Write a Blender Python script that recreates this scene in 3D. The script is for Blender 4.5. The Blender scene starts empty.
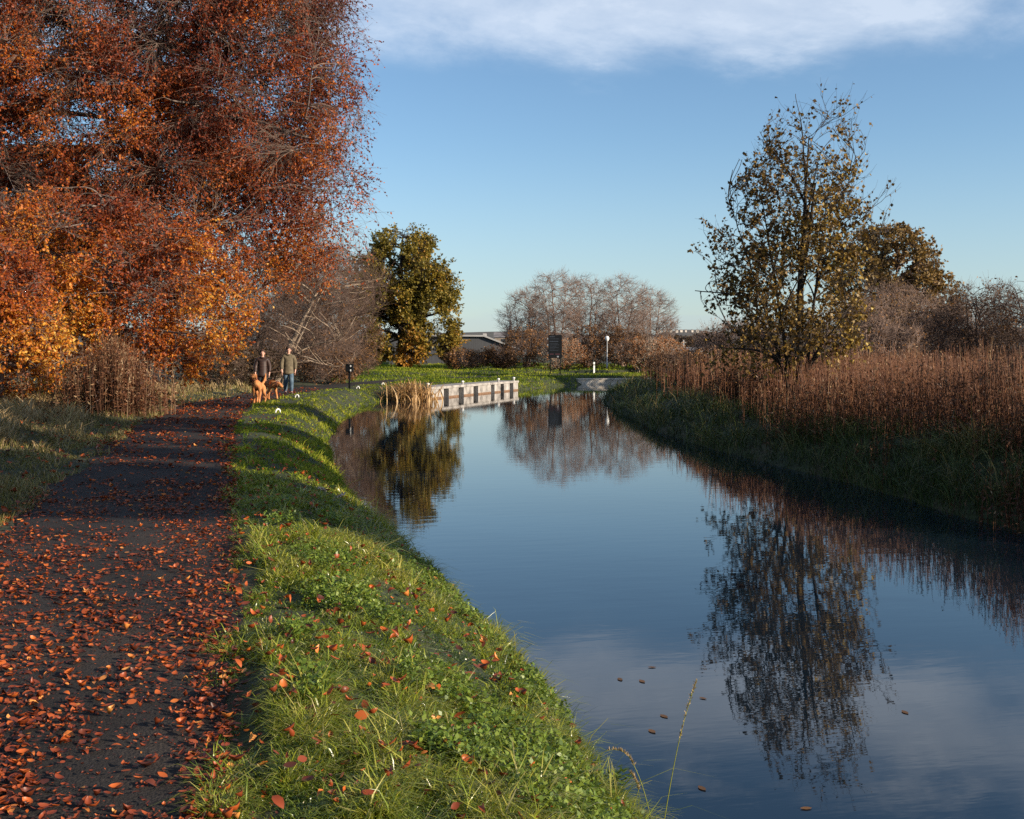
import bpy, bmesh, math, random
import numpy as np
from mathutils import Vector

rng = np.random.default_rng(11)
random.seed(5)
scene = bpy.context.scene
COL = scene.collection
RAD = math.radians

# ------------------------------------------------------------------ camera frame
F, YH, CZ = 1100.0, 352.0, 2.05          # focal length in px, horizon row, eye height over the water
PSI = math.atan(277 / F)                 # view turned right of the towpath direction (+Y)
SN, CS = math.sin(PSI), math.cos(PSI)


def du(D, u):
    return np.array([D * SN + u * CS, D * CS - u * SN])


def at(px, D):
    return du(D, (px - 512) / F * D)


def gp(px, py, z=0.0):
    return at(px, F * (CZ - z) / (py - YH))


def zat(py, D):
    return CZ + (YH - py) / F * D


SUN_EL, SUN_AZ = RAD(18.0), RAD(128.0)    # azimuth clockwise from +Y

# ------------------------------------------------------------------ small helpers


def nrm(v):
    return v / np.maximum(np.linalg.norm(v, axis=-1, keepdims=True), 1e-9)


_nd = nrm(np.random.default_rng(3).normal(size=(14, 3)))
_np = np.random.default_rng(4).uniform(0, 6.28, 14)
_nf = np.random.default_rng(5).uniform(0.6, 2.4, 14)


def noise3(p, s=1.0):
    p = np.asarray(p, float)
    a = (p / s) @ _nd.T * _nf * 2.2 + _np
    return np.sin(a).sum(-1) / 3.2


def tag(o, label=None, cat=None, group=None, kind=None):
    if label: o['label'] = label
    if cat: o['category'] = cat
    if group: o['group'] = group
    if kind: o['kind'] = kind
    return o


def empty(name, loc, rz=0.0):
    o = bpy.data.objects.new(name, None)
    o.location = loc
    o.rotation_euler = (0, 0, rz)
    o.empty_display_size = 0.2
    COL.objects.link(o)
    return o


def link(name, me, parent=None, loc=None):
    o = bpy.data.objects.new(name, me)
    COL.objects.link(o)
    if parent is not None: o.parent = parent
    if loc is not None: o.location = loc
    return o


def build(name, parts, mats, parent=None, loc=None, smooth=True):
    """parts: list of (verts (N,3), [face index arrays], material index, rnd (N,) or scalar or None)"""
    V, Fs, M, Rn = [], [], [], []
    off = 0
    for v, fl, mi, rn in parts:
        v = np.asarray(v, float).reshape(-1, 3)
        if len(v) == 0: continue
        V.append(v)
        Rn.append(np.full(len(v), 0.5) if rn is None else np.broadcast_to(np.asarray(rn, float), (len(v),)))
        for f in fl:
            f = np.asarray(f)
            if f.size == 0: continue
            Fs.append(f + off)
            M.append(np.full(len(f), mi))
        off += len(v)
    V = np.concatenate(V); Rn = np.concatenate(Rn); M = np.concatenate(M)
    tot = np.concatenate([np.full(len(f), f.shape[1]) for f in Fs])
    loops = np.concatenate([f.ravel() for f in Fs])
    start = np.concatenate([[0], np.cumsum(tot)[:-1]])
    me = bpy.data.meshes.new(name)
    me.vertices.add(len(V)); me.loops.add(len(loops)); me.polygons.add(len(tot))
    me.vertices.foreach_set('co', V.astype(np.float32).ravel())
    me.loops.foreach_set('vertex_index', loops.astype(np.int32))
    me.polygons.foreach_set('loop_start', start.astype(np.int32))
    me.polygons.foreach_set('loop_total', tot.astype(np.int32))
    me.polygons.foreach_set('material_index', M.astype(np.int32))
    me.polygons.foreach_set('use_smooth', np.full(len(tot), smooth))
    at_ = me.attributes.new('rnd', 'FLOAT', 'POINT')
    at_.data.foreach_set('value', Rn.astype(np.float32))
    for m in mats: me.materials.append(m)
    me.update(calc_edges=True)
    return link(name, me, parent, loc)


def tubes(P, r, sides=5):
    """P (N,K,3), r (N,K) -> verts, quads"""
    N, K, _ = P.shape
    T = nrm(np.gradient(P, axis=1))
    ref = np.where(np.abs(nrm(P[:, -1] - P[:, 0])[:, 2:3]) > 0.8, np.array([[1., 0, 0]]), np.array([[0, 0, 1.]]))[:, None, :]
    A = nrm(np.cross(T, ref)); B = np.cross(T, A)
    a = np.arange(sides) / sides * 2 * np.pi
    ring = P[:, :, None, :] + r[:, :, None, None] * (np.cos(a)[None, None, :, None] * A[:, :, None, :] + np.sin(a)[None, None, :, None] * B[:, :, None, :])
    V = ring.reshape(-1, 3)
    n = np.arange(N)[:, None, None] * K * sides
    k = np.arange(K - 1)[None, :, None] * sides
    s = np.arange(sides)[None, None, :]; s2 = (s + 1) % sides
    q = np.stack([n + k + s, n + k + s2, n + k + sides + s2, n + k + sides + s], -1).reshape(-1, 4)
    return V, q


def rhombs(P, d, side, L, W, fold=0.15):
    """leaf quads: base point P, direction d, side vector"""
    nn = np.cross(d, side)
    L = np.broadcast_to(L, (len(P),))[:, None]; W = np.broadcast_to(W, (len(P),))[:, None]
    m = P + d * L * 0.45 + nn * L * fold
    V = np.stack([P, m + side * W * 0.5, P + d * L, m - side * W * 0.5], 1).reshape(-1, 3)
    f = np.arange(len(P) * 4).reshape(-1, 4)
    return V, f


def randdir(n):
    return nrm(rng.normal(size=(n, 3)))


def box(x0, x1, y0, y1, z0, z1):
    v = np.array([[x, y, z] for z in (z0, z1) for x, y in ((x0, y0), (x1, y0), (x1, y1), (x0, y1))], float)
    f = np.array([[3, 2, 1, 0], [4, 5, 6, 7], [0, 1, 5, 4], [1, 2, 6, 5], [2, 3, 7, 6], [3, 0, 4, 7]])
    return v, f


def bm_obj(name, bm, mats, parent=None, loc=None, bevel=0.0, smooth=False):
    if bevel:
        bmesh.ops.bevel(bm, geom=[e for e in bm.edges], offset=bevel, segments=2, affect='EDGES', clamp_overlap=True)
    me = bpy.data.meshes.new(name)
    bm.to_mesh(me); bm.free()
    for m in (mats if isinstance(mats, (list, tuple)) else [mats]): me.materials.append(m)
    for p in me.polygons: p.use_smooth = smooth
    return link(name, me, parent, loc)


def bm_box(bm, x0, x1, y0, y1, z0, z1):
    v, f = box(x0, x1, y0, y1, z0, z1)
    vs = [bm.verts.new(c) for c in v]
    for q in f: bm.faces.new([vs[i] for i in q])
    return bm


def lathe(prof, n=16):
    prof = np.asarray(prof, float)
    a = np.arange(n) / n * 2 * np.pi
    V = np.stack([prof[:, 0:1] * np.cos(a), prof[:, 0:1] * np.sin(a), np.repeat(prof[:, 1:2], n, 1)], -1).reshape(-1, 3)
    k = np.arange(len(prof) - 1)[:, None] * n; s = np.arange(n)[None]; s2 = (s + 1) % n
    q = np.stack([k + s, k + s2, k + n + s2, k + n + s], -1).reshape(-1, 4)
    return V, q


# ------------------------------------------------------------------ materials


def newmat(name):
    m = bpy.data.materials.new(name); m.use_nodes = True
    nt = m.node_tree
    b = nt.nodes['Principled BSDF']
    return m, nt, b


def N(nt, t, **kw):
    n = nt.nodes.new(t)
    for k, v in kw.items(): setattr(n, k, v)
    return n


def ramp(nt, stops, fac=None, interp='LINEAR'):
    r = N(nt, 'ShaderNodeValToRGB')
    r.color_ramp.interpolation = interp
    els = r.color_ramp.elements
    while len(els) < len(stops): els.new(0.5)
    for e, (p, c) in zip(els, stops):
        e.position = p; e.color = (*c, 1) if len(c) == 3 else c
    if fac is not None: nt.links.new(fac, r.inputs[0])
    return r


def leafmat(name, stops, rough=0.5, trans=0.3, spec=0.25, tint=(1.15, 1.05, 0.7)):
    m, nt, b = newmat(name)
    a = N(nt, 'ShaderNodeAttribute', attribute_name='rnd')
    r = ramp(nt, stops, a.outputs['Fac'])
    nt.links.new(r.outputs[0], b.inputs['Base Color'])
    b.inputs['Roughness'].default_value = rough
    b.inputs['Specular IOR Level'].default_value = spec
    if trans:
        t = N(nt, 'ShaderNodeBsdfTranslucent')
        mx = N(nt, 'ShaderNodeMix', data_type='RGBA', blend_type='MULTIPLY'); mx.inputs[0].default_value = 1
        nt.links.new(r.outputs[0], mx.inputs[6]); mx.inputs[7].default_value = (*tint, 1)
        nt.links.new(mx.outputs[2], t.inputs[0])
        ms = N(nt, 'ShaderNodeMixShader'); ms.inputs[0].default_value = trans
        nt.links.new(b.outputs[0], ms.inputs[1]); nt.links.new(t.outputs[0], ms.inputs[2])
        nt.links.new(ms.outputs[0], nt.nodes['Material Output'].inputs[0])
    return m


def noisemat(name, stops, scale=5.0, rough=0.85, detail=6, bump=0.0, stretch=(1, 1, 1), spec=0.3, bscale=None, metal=0.0):
    m, nt, b = newmat(name)
    tc = N(nt, 'ShaderNodeTexCoord'); mp = N(nt, 'ShaderNodeMapping'); mp.inputs['Scale'].default_value = stretch
    nt.links.new(tc.outputs['Object'], mp.inputs[0])
    n = N(nt, 'ShaderNodeTexNoise'); n.inputs['Scale'].default_value = scale; n.inputs['Detail'].default_value = detail
    nt.links.new(mp.outputs[0], n.inputs[0])
    r = ramp(nt, stops, n.outputs[0])
    nt.links.new(r.outputs[0], b.inputs['Base Color'])
    b.inputs['Roughness'].default_value = rough
    b.inputs['Specular IOR Level'].default_value = spec
    b.inputs['Metallic'].default_value = metal
    if bump:
        n2 = N(nt, 'ShaderNodeTexNoise'); n2.inputs['Scale'].default_value = bscale or scale * 4; n2.inputs['Detail'].default_value = 8
        nt.links.new(mp.outputs[0], n2.inputs[0])
        bp = N(nt, 'ShaderNodeBump'); bp.inputs['Strength'].default_value = bump; bp.inputs['Distance'].default_value = 0.02
        nt.links.new(n2.outputs[0], bp.inputs['Height']); nt.links.new(bp.outputs[0], b.inputs['Normal'])
    return m


BARK = noisemat('grey_bark', [(0.3, (.05, .038, .03)), (0.7, (.16, .13, .105))], 8, bump=0.6, stretch=(1, 1, .25))
BARK_BEECH = noisemat('beech_bark', [(0.3, (.075, .055, .046)), (0.7, (.21, .16, .135))], 6, bump=0.4)
BARK_BTWIG = noisemat('beech_twig', [(0.3, (.09, .06, .047)), (0.7, (.22, .155, .12))], 4)
BARK_DARK = noisemat('dark_bark', [(0.3, (.018, .014, .011)), (0.7, (.055, .042, .032))], 9, bump=0.6, stretch=(1, 1, .3))
BARK_TWIG = noisemat('brown_twig', [(0.3, (.065, .040, .030)), (0.7, (.15, .098, .075))], 5)
BARK_PINK = noisemat('pinkish_twig', [(0.3, (.13, .083, .063)), (0.7, (.26, .18, .142))], 4)
BARK_PALE = noisemat('pale_bark', [(0.3, (.17, .12, .085)), (0.7, (.40, .31, .23))], 5, bump=.3)

L_RED = leafmat('copper_leaf', [(0, (.10, .020, .010)), (.4, (.20, .040, .014)), (.75, (.33, .075, .018)), (1, (.50, .17, .04))], trans=.3)
L_BEECH = leafmat('beech_leaf', [(0, (.09, .018, .010)), (.25, (.19, .036, .013)), (.45, (.32, .070, .014)), (.65, (.46, .135, .015)), (.85, (.55, .24, .025)), (1, (.62, .38, .07))], trans=.33)
L_ORANGE = leafmat('orange_leaf', [(0, (.16, .045, .010)), (.35, (.34, .095, .013)), (.75, (.50, .17, .018)), (1, (.62, .30, .05))], trans=.35)
L_YELLOW = leafmat('yellow_leaf', [(0, (.14, .06, .012)), (.3, (.30, .13, .014)), (.75, (.48, .24, .024)), (1, (.60, .38, .07))], trans=.35)
L_OAK = leafmat('oak_leaf', [(0, (.08, .072, .015)), (.4, (.175, .142, .024)), (.8, (.30, .205, .03)), (1, (.44, .22, .04))], trans=.35)
L_SYC = leafmat('maple_leaf', [(0, (.055, .032, .011)), (.4, (.14, .082, .022)), (.75, (.26, .165, .035)), (1, (.44, .32, .085))], trans=.25)
L_FAR = leafmat('far_tree_leaf', [(0, (.085, .056, .02)), (.5, (.165, .105, .032)), (1, (.24, .14, .04))], trans=.2)
L_BROWN = leafmat('withered_leaf', [(0, (.06, .03, .014)), (.5, (.16, .08, .03)), (1, (.30, .14, .045))], trans=.2)
L_BRACKEN = leafmat('bracken_leaf', [(0, (.13, .05, .02)), (.5, (.27, .11, .04)), (1, (.42, .19, .07))], trans=.2)
L_DARK = leafmat('bramble_leaf', [(0, (.02, .018, .008)), (.6, (.06, .038, .018)), (1, (.15, .075, .03))], trans=.15)
GRASS = leafmat('grass_blade', [(0, (.040, .072, .009)), (.35, (.135, .185, .016)), (.7, (.265, .28, .028)), (.9, (.37, .335, .06)), (1, (.44, .37, .16))], rough=.3, trans=.3, spec=.6, tint=(1.1, 1.15, .5))
GRASS_FAR = leafmat('far_grass_blade', [(0, (.040, .072, .009)), (.35, (.135, .185, .016)), (.7, (.265, .28, .028)), (.9, (.37, .335, .06)), (1, (.44, .37, .16))], rough=.8, trans=.3, spec=.1, tint=(1.1, 1.15, .5))
GRASS_SHADE = leafmat('shaded_rank_grass', [(0, (.010, .020, .005)), (.4, (.030, .055, .011)), (.75, (.075, .095, .022)), (1, (.20, .15, .06))], rough=.5, trans=.2)  # albedo lowered to carry the shade lying on the right bank
GRASS_DRY = leafmat('dry_grass_blade', [(0, (.12, .09, .04)), (.4, (.26, .18, .085)), (.8, (.40, .29, .15)), (1, (.17, .18, .05))], trans=.25)
HERB = leafmat('herb_leaf', [(0, (.05, .095, .014)), (.5, (.13, .19, .024)), (1, (.23, .27, .045))], rough=.42, trans=.3, spec=.4)
WILLOWHERB = leafmat('willowherb_stem', [(0, (.045, .015, .008)), (.4, (.105, .039, .018)), (.8, (.185, .084, .038)), (1, (.34, .235, .135))], trans=.12)
LITTER = leafmat('fallen_leaf', [(0, (.06, .016, .008)), (.4, (.22, .042, .012)), (.75, (.44, .10, .018)), (1, (.60, .25, .06))], rough=.45, trans=.12, spec=.4)
REED = leafmat('reed_blade', [(0, (.15, .08, .03)), (.5, (.34, .19, .075)), (1, (.52, .35, .17))], trans=.25)

VERGE = leafmat('shaded_verge_blade', [(0, (.045, .045, .012)), (.5, (.115, .105, .026)), (.85, (.20, .165, .05)), (1, (.30, .23, .10))], trans=.25)  # dry olive, darkened further for the shade under overhanging boughs
ASPHALT = noisemat('asphalt', [(0.25, (.012, .010, .009)), (0.6, (.027, .023, .021)), (.8, (.055, .047, .042))], 55, rough=.9, bump=.7, bscale=90, detail=9, spec=.25)
CONCRETE = noisemat('weathered_concrete', [(0.3, (.10, .09, .082)), (0.46, (.25, .23, .21)), (0.7, (.37, .345, .32))], 2.2, bump=.4)
CONC_SHADE = noisemat('shaded_concrete', [(0.3, (.07, .068, .075)), (0.7, (.16, .16, .175))], 5, bump=.2)  # concrete with the shade of the return wall put into its colour
WETLINE = noisemat('wet_rust_stain', [(0.3, (.11, .06, .035)), (0.7, (.20, .12, .07))], 6)
nt = ASPHALT.node_tree; b = nt.nodes['Principled BSDF']
tc = N(nt, 'ShaderNodeTexCoord'); n1 = N(nt, 'ShaderNodeTexNoise'); n1.inputs['Scale'].default_value = 1.1; n1.inputs['Detail'].default_value = 7
nt.links.new(tc.outputs['Object'], n1.inputs[0])
r1 = ramp(nt, [(.32, (.55, .50, .45)), (.5, (1, .95, .9)), (.68, (1.7, 1.5, 1.3))], n1.outputs[0])
mx = N(nt, 'ShaderNodeMix', data_type='RGBA', blend_type='MULTIPLY'); mx.inputs[0].default_value = 1
nt.links.new(b.inputs['Base Color'].links[0].from_socket, mx.inputs[6]); nt.links.new(r1.outputs[0], mx.inputs[7]); nt.links.new(mx.outputs[2], b.inputs['Base Color'])
RECESS_SHADE = noisemat('recess_shade', [(0.3, (.01, .009, .008)), (0.7, (.03, .026, .022))], 6)  # near black in place of the shade inside the landing stage recesses
BLACKPAINT = noisemat('black_paint', [(0.3, (.004, .005, .006)), (0.7, (.009, .010, .012))], 12, rough=.6, spec=.15)
WHITEPAINT = noisemat('white_paint', [(0.3, (.62, .61, .58)), (0.7, (.80, .79, .76))], 30, rough=.5)
GREYMETAL = noisemat('grey_metal', [(0.3, (.30, .31, .32)), (0.7, (.44, .45, .46))], 20, rough=.45, metal=.4)
SIGNTEXT = noisemat('sign_lettering', [(0.3, (.025, .034, .05)), (0.7, (.055, .068, .09))], 30)
SIGNRED = noisemat('sign_red_lettering', [(0.3, (.05, .018, .028)), (0.7, (.08, .03, .04))], 30)

# ground: soil and moss
GROUND, nt, b = newmat('soil_and_moss')
tc = N(nt, 'ShaderNodeTexCoord')
n1 = N(nt, 'ShaderNodeTexNoise'); n1.inputs['Scale'].default_value = 1.3; n1.inputs['Detail'].default_value = 8
n2 = N(nt, 'ShaderNodeTexNoise'); n2.inputs['Scale'].default_value = 14; n2.inputs['Detail'].default_value = 8
nt.links.new(tc.outputs['Object'], n1.inputs[0]); nt.links.new(tc.outputs['Object'], n2.inputs[0])
r1 = ramp(nt, [(.35, (.016, .026, .007)), (.5, (.028, .038, .009)), (.65, (.045, .038, .016))], n1.outputs[0])
r2 = ramp(nt, [(.3, (.55, .5, .45)), (.7, (1.2, 1.2, 1.1))], n2.outputs[0])
mx = N(nt, 'ShaderNodeMix', data_type='RGBA', blend_type='MULTIPLY'); mx.inputs[0].default_value = 1
nt.links.new(r1.outputs[0], mx.inputs[6]); nt.links.new(r2.outputs[0], mx.inputs[7])
nt.links.new(mx.outputs[2], b.inputs['Base Color']); b.inputs['Roughness'].default_value = .95
bp = N(nt, 'ShaderNodeBump'); bp.inputs['Strength'].default_value = .8; bp.inputs['Distance'].default_value = .04
nt.links.new(n2.outputs[0], bp.inputs['Height']); nt.links.new(bp.outputs[0], b.inputs['Normal'])

# water: dark still canal with faint cross ripples
WATER, nt, b = newmat('canal_water')
b.inputs['Base Color'].default_value = (.004, .010, .017, 1)
b.inputs['Roughness'].default_value = .0
b.inputs['IOR'].default_value = 1.62
tc = N(nt, 'ShaderNodeTexCoord')
mp = N(nt, 'ShaderNodeMapping'); mp.inputs['Rotation'].default_value = (0, 0, PSI); mp.inputs['Scale'].default_value = (1.0, 3.2, 1)
nt.links.new(tc.outputs['Object'], mp.inputs[0])
w1 = N(nt, 'ShaderNodeTexNoise'); w1.inputs['Scale'].default_value = 1.6; w1.inputs['Detail'].default_value = 3
w2 = N(nt, 'ShaderNodeTexNoise'); w2.inputs['Scale'].default_value = 7; w2.inputs['Detail'].default_value = 2
nt.links.new(mp.outputs[0], w1.inputs[0]); nt.links.new(mp.outputs[0], w2.inputs[0])
ad = N(nt, 'ShaderNodeMath', operation='MULTIPLY_ADD'); ad.inputs[1].default_value = .12
nt.links.new(w2.outputs[0], ad.inputs[0]); nt.links.new(w1.outputs[0], ad.inputs[2])
bp = N(nt, 'ShaderNodeBump'); bp.inputs['Strength'].default_value = 1.0; bp.inputs['Distance'].default_value = .0008
nt.links.new(ad.outputs[0], bp.inputs['Height']); nt.links.new(bp.outputs[0], b.inputs['Normal'])

# ------------------------------------------------------------------ canal outline and terrain
left_edge = [np.array([1.65, -25.]), np.array([1.65, 2.])] + [gp(*p) for p in
             [(625, 819), (545, 700), (455, 600), (385, 530), (350, 495), (335, 470), (328, 440), (340, 421), (350, 413.5), (365, 406), (382, 400.8), (402, 399.6)]]
landA, landB = gp(430, 399.4), gp(518, 390.2)
wallA, wallB = gp(583, 384.4), gp(690, 383.8)
left_edge += [landA, landB] + [gp(528, 389.4), gp(548, 387), wallA]
left_edge += [wallB, wallB + (wallB - wallA) * 3, wallB + (wallB - wallA) * 9]
right_edge = [np.array([8.6, -25.]), np.array([8.6, 5.])] + [gp(*p) for p in
              [(1024, 533), (956, 516), (910, 500), (857, 485), (786, 468), (712, 449), (655, 431), (618, 411), (603, 402), (607, 395), (625, 391.0), (660, 389.6)]]
right_edge += [right_edge[-1] + (wallB - wallA) * 2.2, right_edge[-1] + (wallB - wallA) * 9]
POLY = np.array(left_edge + right_edge[::-1])
NL = len(left_edge)
seg_a = POLY; seg_b = np.roll(POLY, -1, 0)
side_top = np.array([.5] * NL + [.62] * (len(POLY) - NL))
side_wid = np.array([1.25] * NL + [1.7] * (len(POLY) - NL))
iA = [i for i in range(NL) if np.allclose(POLY[i], landA)][0]
side_off = np.zeros(len(POLY)); side_off[iA] = .95; side_wid[iA - 1] = .5; side_wid[iA] = .35
iW = [i for i in range(NL) if np.allclose(POLY[i], wallB)][0]
for q_ in (-1, 0, 1): side_wid[iW + q_] = .4; side_off[iW + q_] = .3


def water_dist(x, y):
    """signed distance to the canal edge (negative in the water), bank height and bank width"""
    p = np.stack([np.ravel(x), np.ravel(y)], -1)
    dmin = np.full(len(p), 1e9); top = np.zeros(len(p)); wid = np.ones(len(p)); off = np.zeros(len(p))
    inside = np.zeros(len(p), bool)
    for i in range(len(POLY)):
        a, b = seg_a[i], seg_b[i]
        ab = b - a
        t = np.clip(((p - a) @ ab) / (ab @ ab), 0, 1)
        d = np.linalg.norm(p - a - t[:, None] * ab, axis=1)
        m = d < dmin
        dmin[m] = d[m]; top[m] = side_top[i]; wid[m] = side_wid[i]; off[m] = side_off[i]
        c = (a[1] > p[:, 1]) != (b[1] > p[:, 1])
        xi = a[0] + (p[:, 1] - a[1]) * ab[0] / (ab[1] if abs(ab[1]) > 1e-9 else 1e-9)
        inside ^= c & (p[:, 0] < xi)
    return np.where(inside, -dmin, dmin), top, wid, off


path_right = [np.array([0., -8.]), np.array([0., 0.]), np.array([0., 12.]), np.array([-.02, 24.])] + [gp(px, py, .5) for px, py in
              [(251, 405), (300, 393.6), (346, 386.6), (400, 381.5), (450, 378.6), (505, 377)]]


def smooth_line(pts, n=220):
    P = np.array(pts); seg = np.r_[0, np.cumsum(np.linalg.norm(np.diff(P, axis=0), axis=1))]
    t = np.linspace(0, seg[-1], n)
    Q = np.stack([np.interp(t, seg, P[:, k]) for k in range(2)], -1)
    for _ in range(14):
        Q[1:-1] = .25 * Q[:-2] + .5 * Q[1:-1] + .25 * Q[2:]
    return Q


PR = smooth_line(path_right)
PT = nrm(np.gradient(PR, axis=0)); PN = np.stack([-PT[:, 1], PT[:, 0]], -1)   # to the left
PW = np.interp(np.arange(220), [0, 110, 219], [2.0, 2.0, 1.7])


def path_off(x, y):
    """distance left of the path's right edge (0..2 lies on the path)"""
    p = np.stack([np.ravel(x), np.ravel(y)], -1)
    out = np.full(len(p), 99.)
    for s in range(0, len(p), 20000):
        q = p[s:s + 20000]
        d = np.linalg.norm(q[:, None, :] - PR[None], axis=2)
        i = d.argmin(1)
        out[s:s + 20000] = ((q - PR[i]) * PN[i]).sum(1)
        far = d.min(1) > 12
        out[s:s + 20000][far] = np.where(out[s:s + 20000][far] < 0, -20, 20)
    return out


def hz(x, y, full=False):
    x = np.asarray(x, float); y = np.asarray(y, float); shp = x.shape
    d, top, wid, off = water_dist(x, y)
    po = path_off(x, y)
    up = top * np.sin(np.clip((d - off) / wid, 0, 1) * math.pi / 2) ** .9 - np.where((off > 0) & (d < off), .4, 0)
    z = np.where(d > 0, up, np.maximum(d * 1.2, -.8))
    onp = (po > -.15) & (po < 2.2) & (top < .55)
    xr, yr = x.ravel(), y.ravel()
    nz = noise3(np.stack([xr, yr, xr * 0], -1), 1.7) * .045 + noise3(np.stack([xr, yr, xr * 0 + 5], -1), 6.) * .05
    z = z + np.where(onp | (d <= 0), 0, nz * np.clip(d / .8, 0, 1))
    z = z + np.where((top < .55) & (po > 2.2) & (po < 90), np.clip((po - 2.2) / 5, 0, 1) * .28, 0)
    z = z + np.where(top > .55, np.clip((d - 3) / 20, 0, 1) * .15, 0)
    if full: return z.reshape(shp), d.reshape(shp), po.reshape(shp), top.reshape(shp)
    return z.reshape(shp)


def clear_of_masonry(x, y):
    k = np.ones(len(x), bool)
    for A, B, dep in ((landA, landB, .75), (wallA - (wallB - wallA) * .05, wallB + (wallB - wallA) * 1.2, .5)):
        L = np.linalg.norm(B - A); t = (B - A) / L; n = np.array([-t[1], t[0]])
        p = np.stack([x, y], -1) - A
        a, b = p @ t, p @ n
        k &= ~((a > -.1) & (a < L + .1) & (b > -.6) & (b < dep))
    return k


def gz(p):
    return float(hz(np.array([p[0]]), np.array([p[1]]))[0])


def graded(a0, a1, step, lo, hi, g=1.25):
    mid = list(np.arange(a0, a1 + 1e-6, step)); s = step; v = a1
    while v < hi:
        s *= g; v += s; mid.append(v)
    s = step; v = a0; pre = []
    while v > lo:
        s *= g; v -= s; pre.append(v)
    return np.array(pre[::-1] + mid)


gx = graded(-9, 30, .28, -3200, 3200); gy = graded(-4, 75, .3, -400, 4200)
X, Y = np.meshgrid(gx, gy, indexing='xy')
Z = hz(X, Y)
nx, ny = len(gx), len(gy)
V = np.stack([X, Y, Z], -1).reshape(-1, 3)
i = np.arange(nx - 1)[None]; j = np.arange(ny - 1)[:, None] * nx
q = np.stack([j + i, j + i + 1, j + nx + i + 1, j + nx + i], -1).reshape(-1, 4)
tag(build('ground', [(V, [q], 0, None)], [GROUND]), kind='structure')

wv = np.array([[-3, -25, 0], [110, -25, 0], [110, 95, 0], [-3, 95, 0]], float)
tag(build('water', [(wv, [np.array([[0, 1, 2, 3]])], 0, None)], [WATER]), 'still blue canal water mirroring sky and trees', None, kind='structure')

# towpath: draped strip with ragged edges
jit = noise3(np.stack([PR[:, 0], PR[:, 1], PR[:, 0] * 0], -1), .9) * .05
cols = np.linspace(0, 1, 9)
PP = []
for c in cols:
    w = c * PW + (jit if c == 0 else (noise3(np.stack([PR[:, 0], PR[:, 1], PR[:, 0] * 0 + 9], -1), .8) * .08 if c == 1 else 0))
    Q = PR + PN * np.asarray(w)[:, None] if np.ndim(w) else PR + PN * w
    PP.append(np.concatenate([Q, (hz(Q[:, 0], Q[:, 1]) + .012 + .03 * math.sin(c * math.pi))[:, None]], 1))
PP = np.array(PP)   # 9, n, 3
n9, nn_, _ = PP.shape
k = np.arange(n9 - 1)[:, None] * nn_; s = np.arange(nn_ - 1)[None]
q = np.stack([k + s, k + s + 1, k + nn_ + s + 1, k + nn_ + s], -1).reshape(-1, 4)
tag(build('towpath', [(PP.reshape(-1, 3), [q[:, ::-1]], 0, None)], [ASPHALT]), 'dark tarmac towpath strewn with copper leaves', None, kind='structure')

# ------------------------------------------------------------------ trees


def sample_env(env, n, r, shell=2.2, gap=None, gscale=1.0):
    """points in a union of ellipsoids (cx,cy,cz,rx,ry,rz), denser towards the outside"""
    env = np.array(env, float)
    wts = env[:, 3] * env[:, 4] * env[:, 5]; wts = wts / wts.sum()
    out = []; got = 0; off = r.uniform(-50, 50, 3)
    while got < n:
        k = r.choice(len(env), n * 2, p=wts)
        d = nrm(r.normal(size=(n * 2, 3)))
        rr = r.uniform(0, 1, (n * 2, 1)) ** (1 / (3 * shell / 1.6))
        p = env[k, :3] + d * rr * env[k, 3:]
        keep = p[:, 2] > .12
        if gap is not None: keep &= noise3(p + off, gscale) > gap
        p = p[keep]
        out.append(p); got += len(p)
    return np.concatenate(out)[:n]


def connect(T, nodes, tang, nrad, r, rise, K, wob, rmax, rtip, curl=.35, droop=0.0):
    best = np.zeros(len(T), int)
    for s in range(0, len(T), 400):
        t = T[s:s + 400]
        dv = t[:, None, :] - nodes[None]
        hd = np.linalg.norm(dv[..., :2], axis=2)
        c = np.sqrt(hd ** 2 + dv[..., 2] ** 2) + .9 * np.abs(dv[..., 2] - rise * hd)
        best[s:s + 400] = c.argmin(1)
    q = nodes[best]; dv = T - q; L = np.linalg.norm(dv, axis=1)
    ok = L > .03
    T, q, dv, L, best = T[ok], q[ok], dv[ok], L[ok], best[ok]
    c1 = q + (tang[best] * .6 + nrm(dv) * .7) * (L * curl)[:, None] + r.normal(size=q.shape) * (L * wob)[:, None]
    c2 = q + dv * .68 + r.normal(size=q.shape) * (L * wob)[:, None]
    c2[:, 2] += droop * L
    t = np.linspace(0, 1, K)[None, :, None]
    P = (1 - t) ** 3 * q[:, None] + 3 * (1 - t) ** 2 * t * c1[:, None] + 3 * (1 - t) * t ** 2 * c2[:, None] + t ** 3 * T[:, None]
    r0 = np.minimum(nrad[best] * .72, rmax * np.clip(L / np.percentile(L, 80), .35, 1.3)); r0 = np.maximum(r0, rtip)
    tt = np.linspace(0, 1, K)[None]
    rad = r0[:, None] * (1 - tt) ** .8 + rtip * tt
    return P, rad


def flat_nodes(P, rad, skip=1):
    T = nrm(np.gradient(P, axis=1))
    return P[:, skip:].reshape(-1, 3), T[:, skip:].reshape(-1, 3), rad[:, skip:].ravel()


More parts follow.
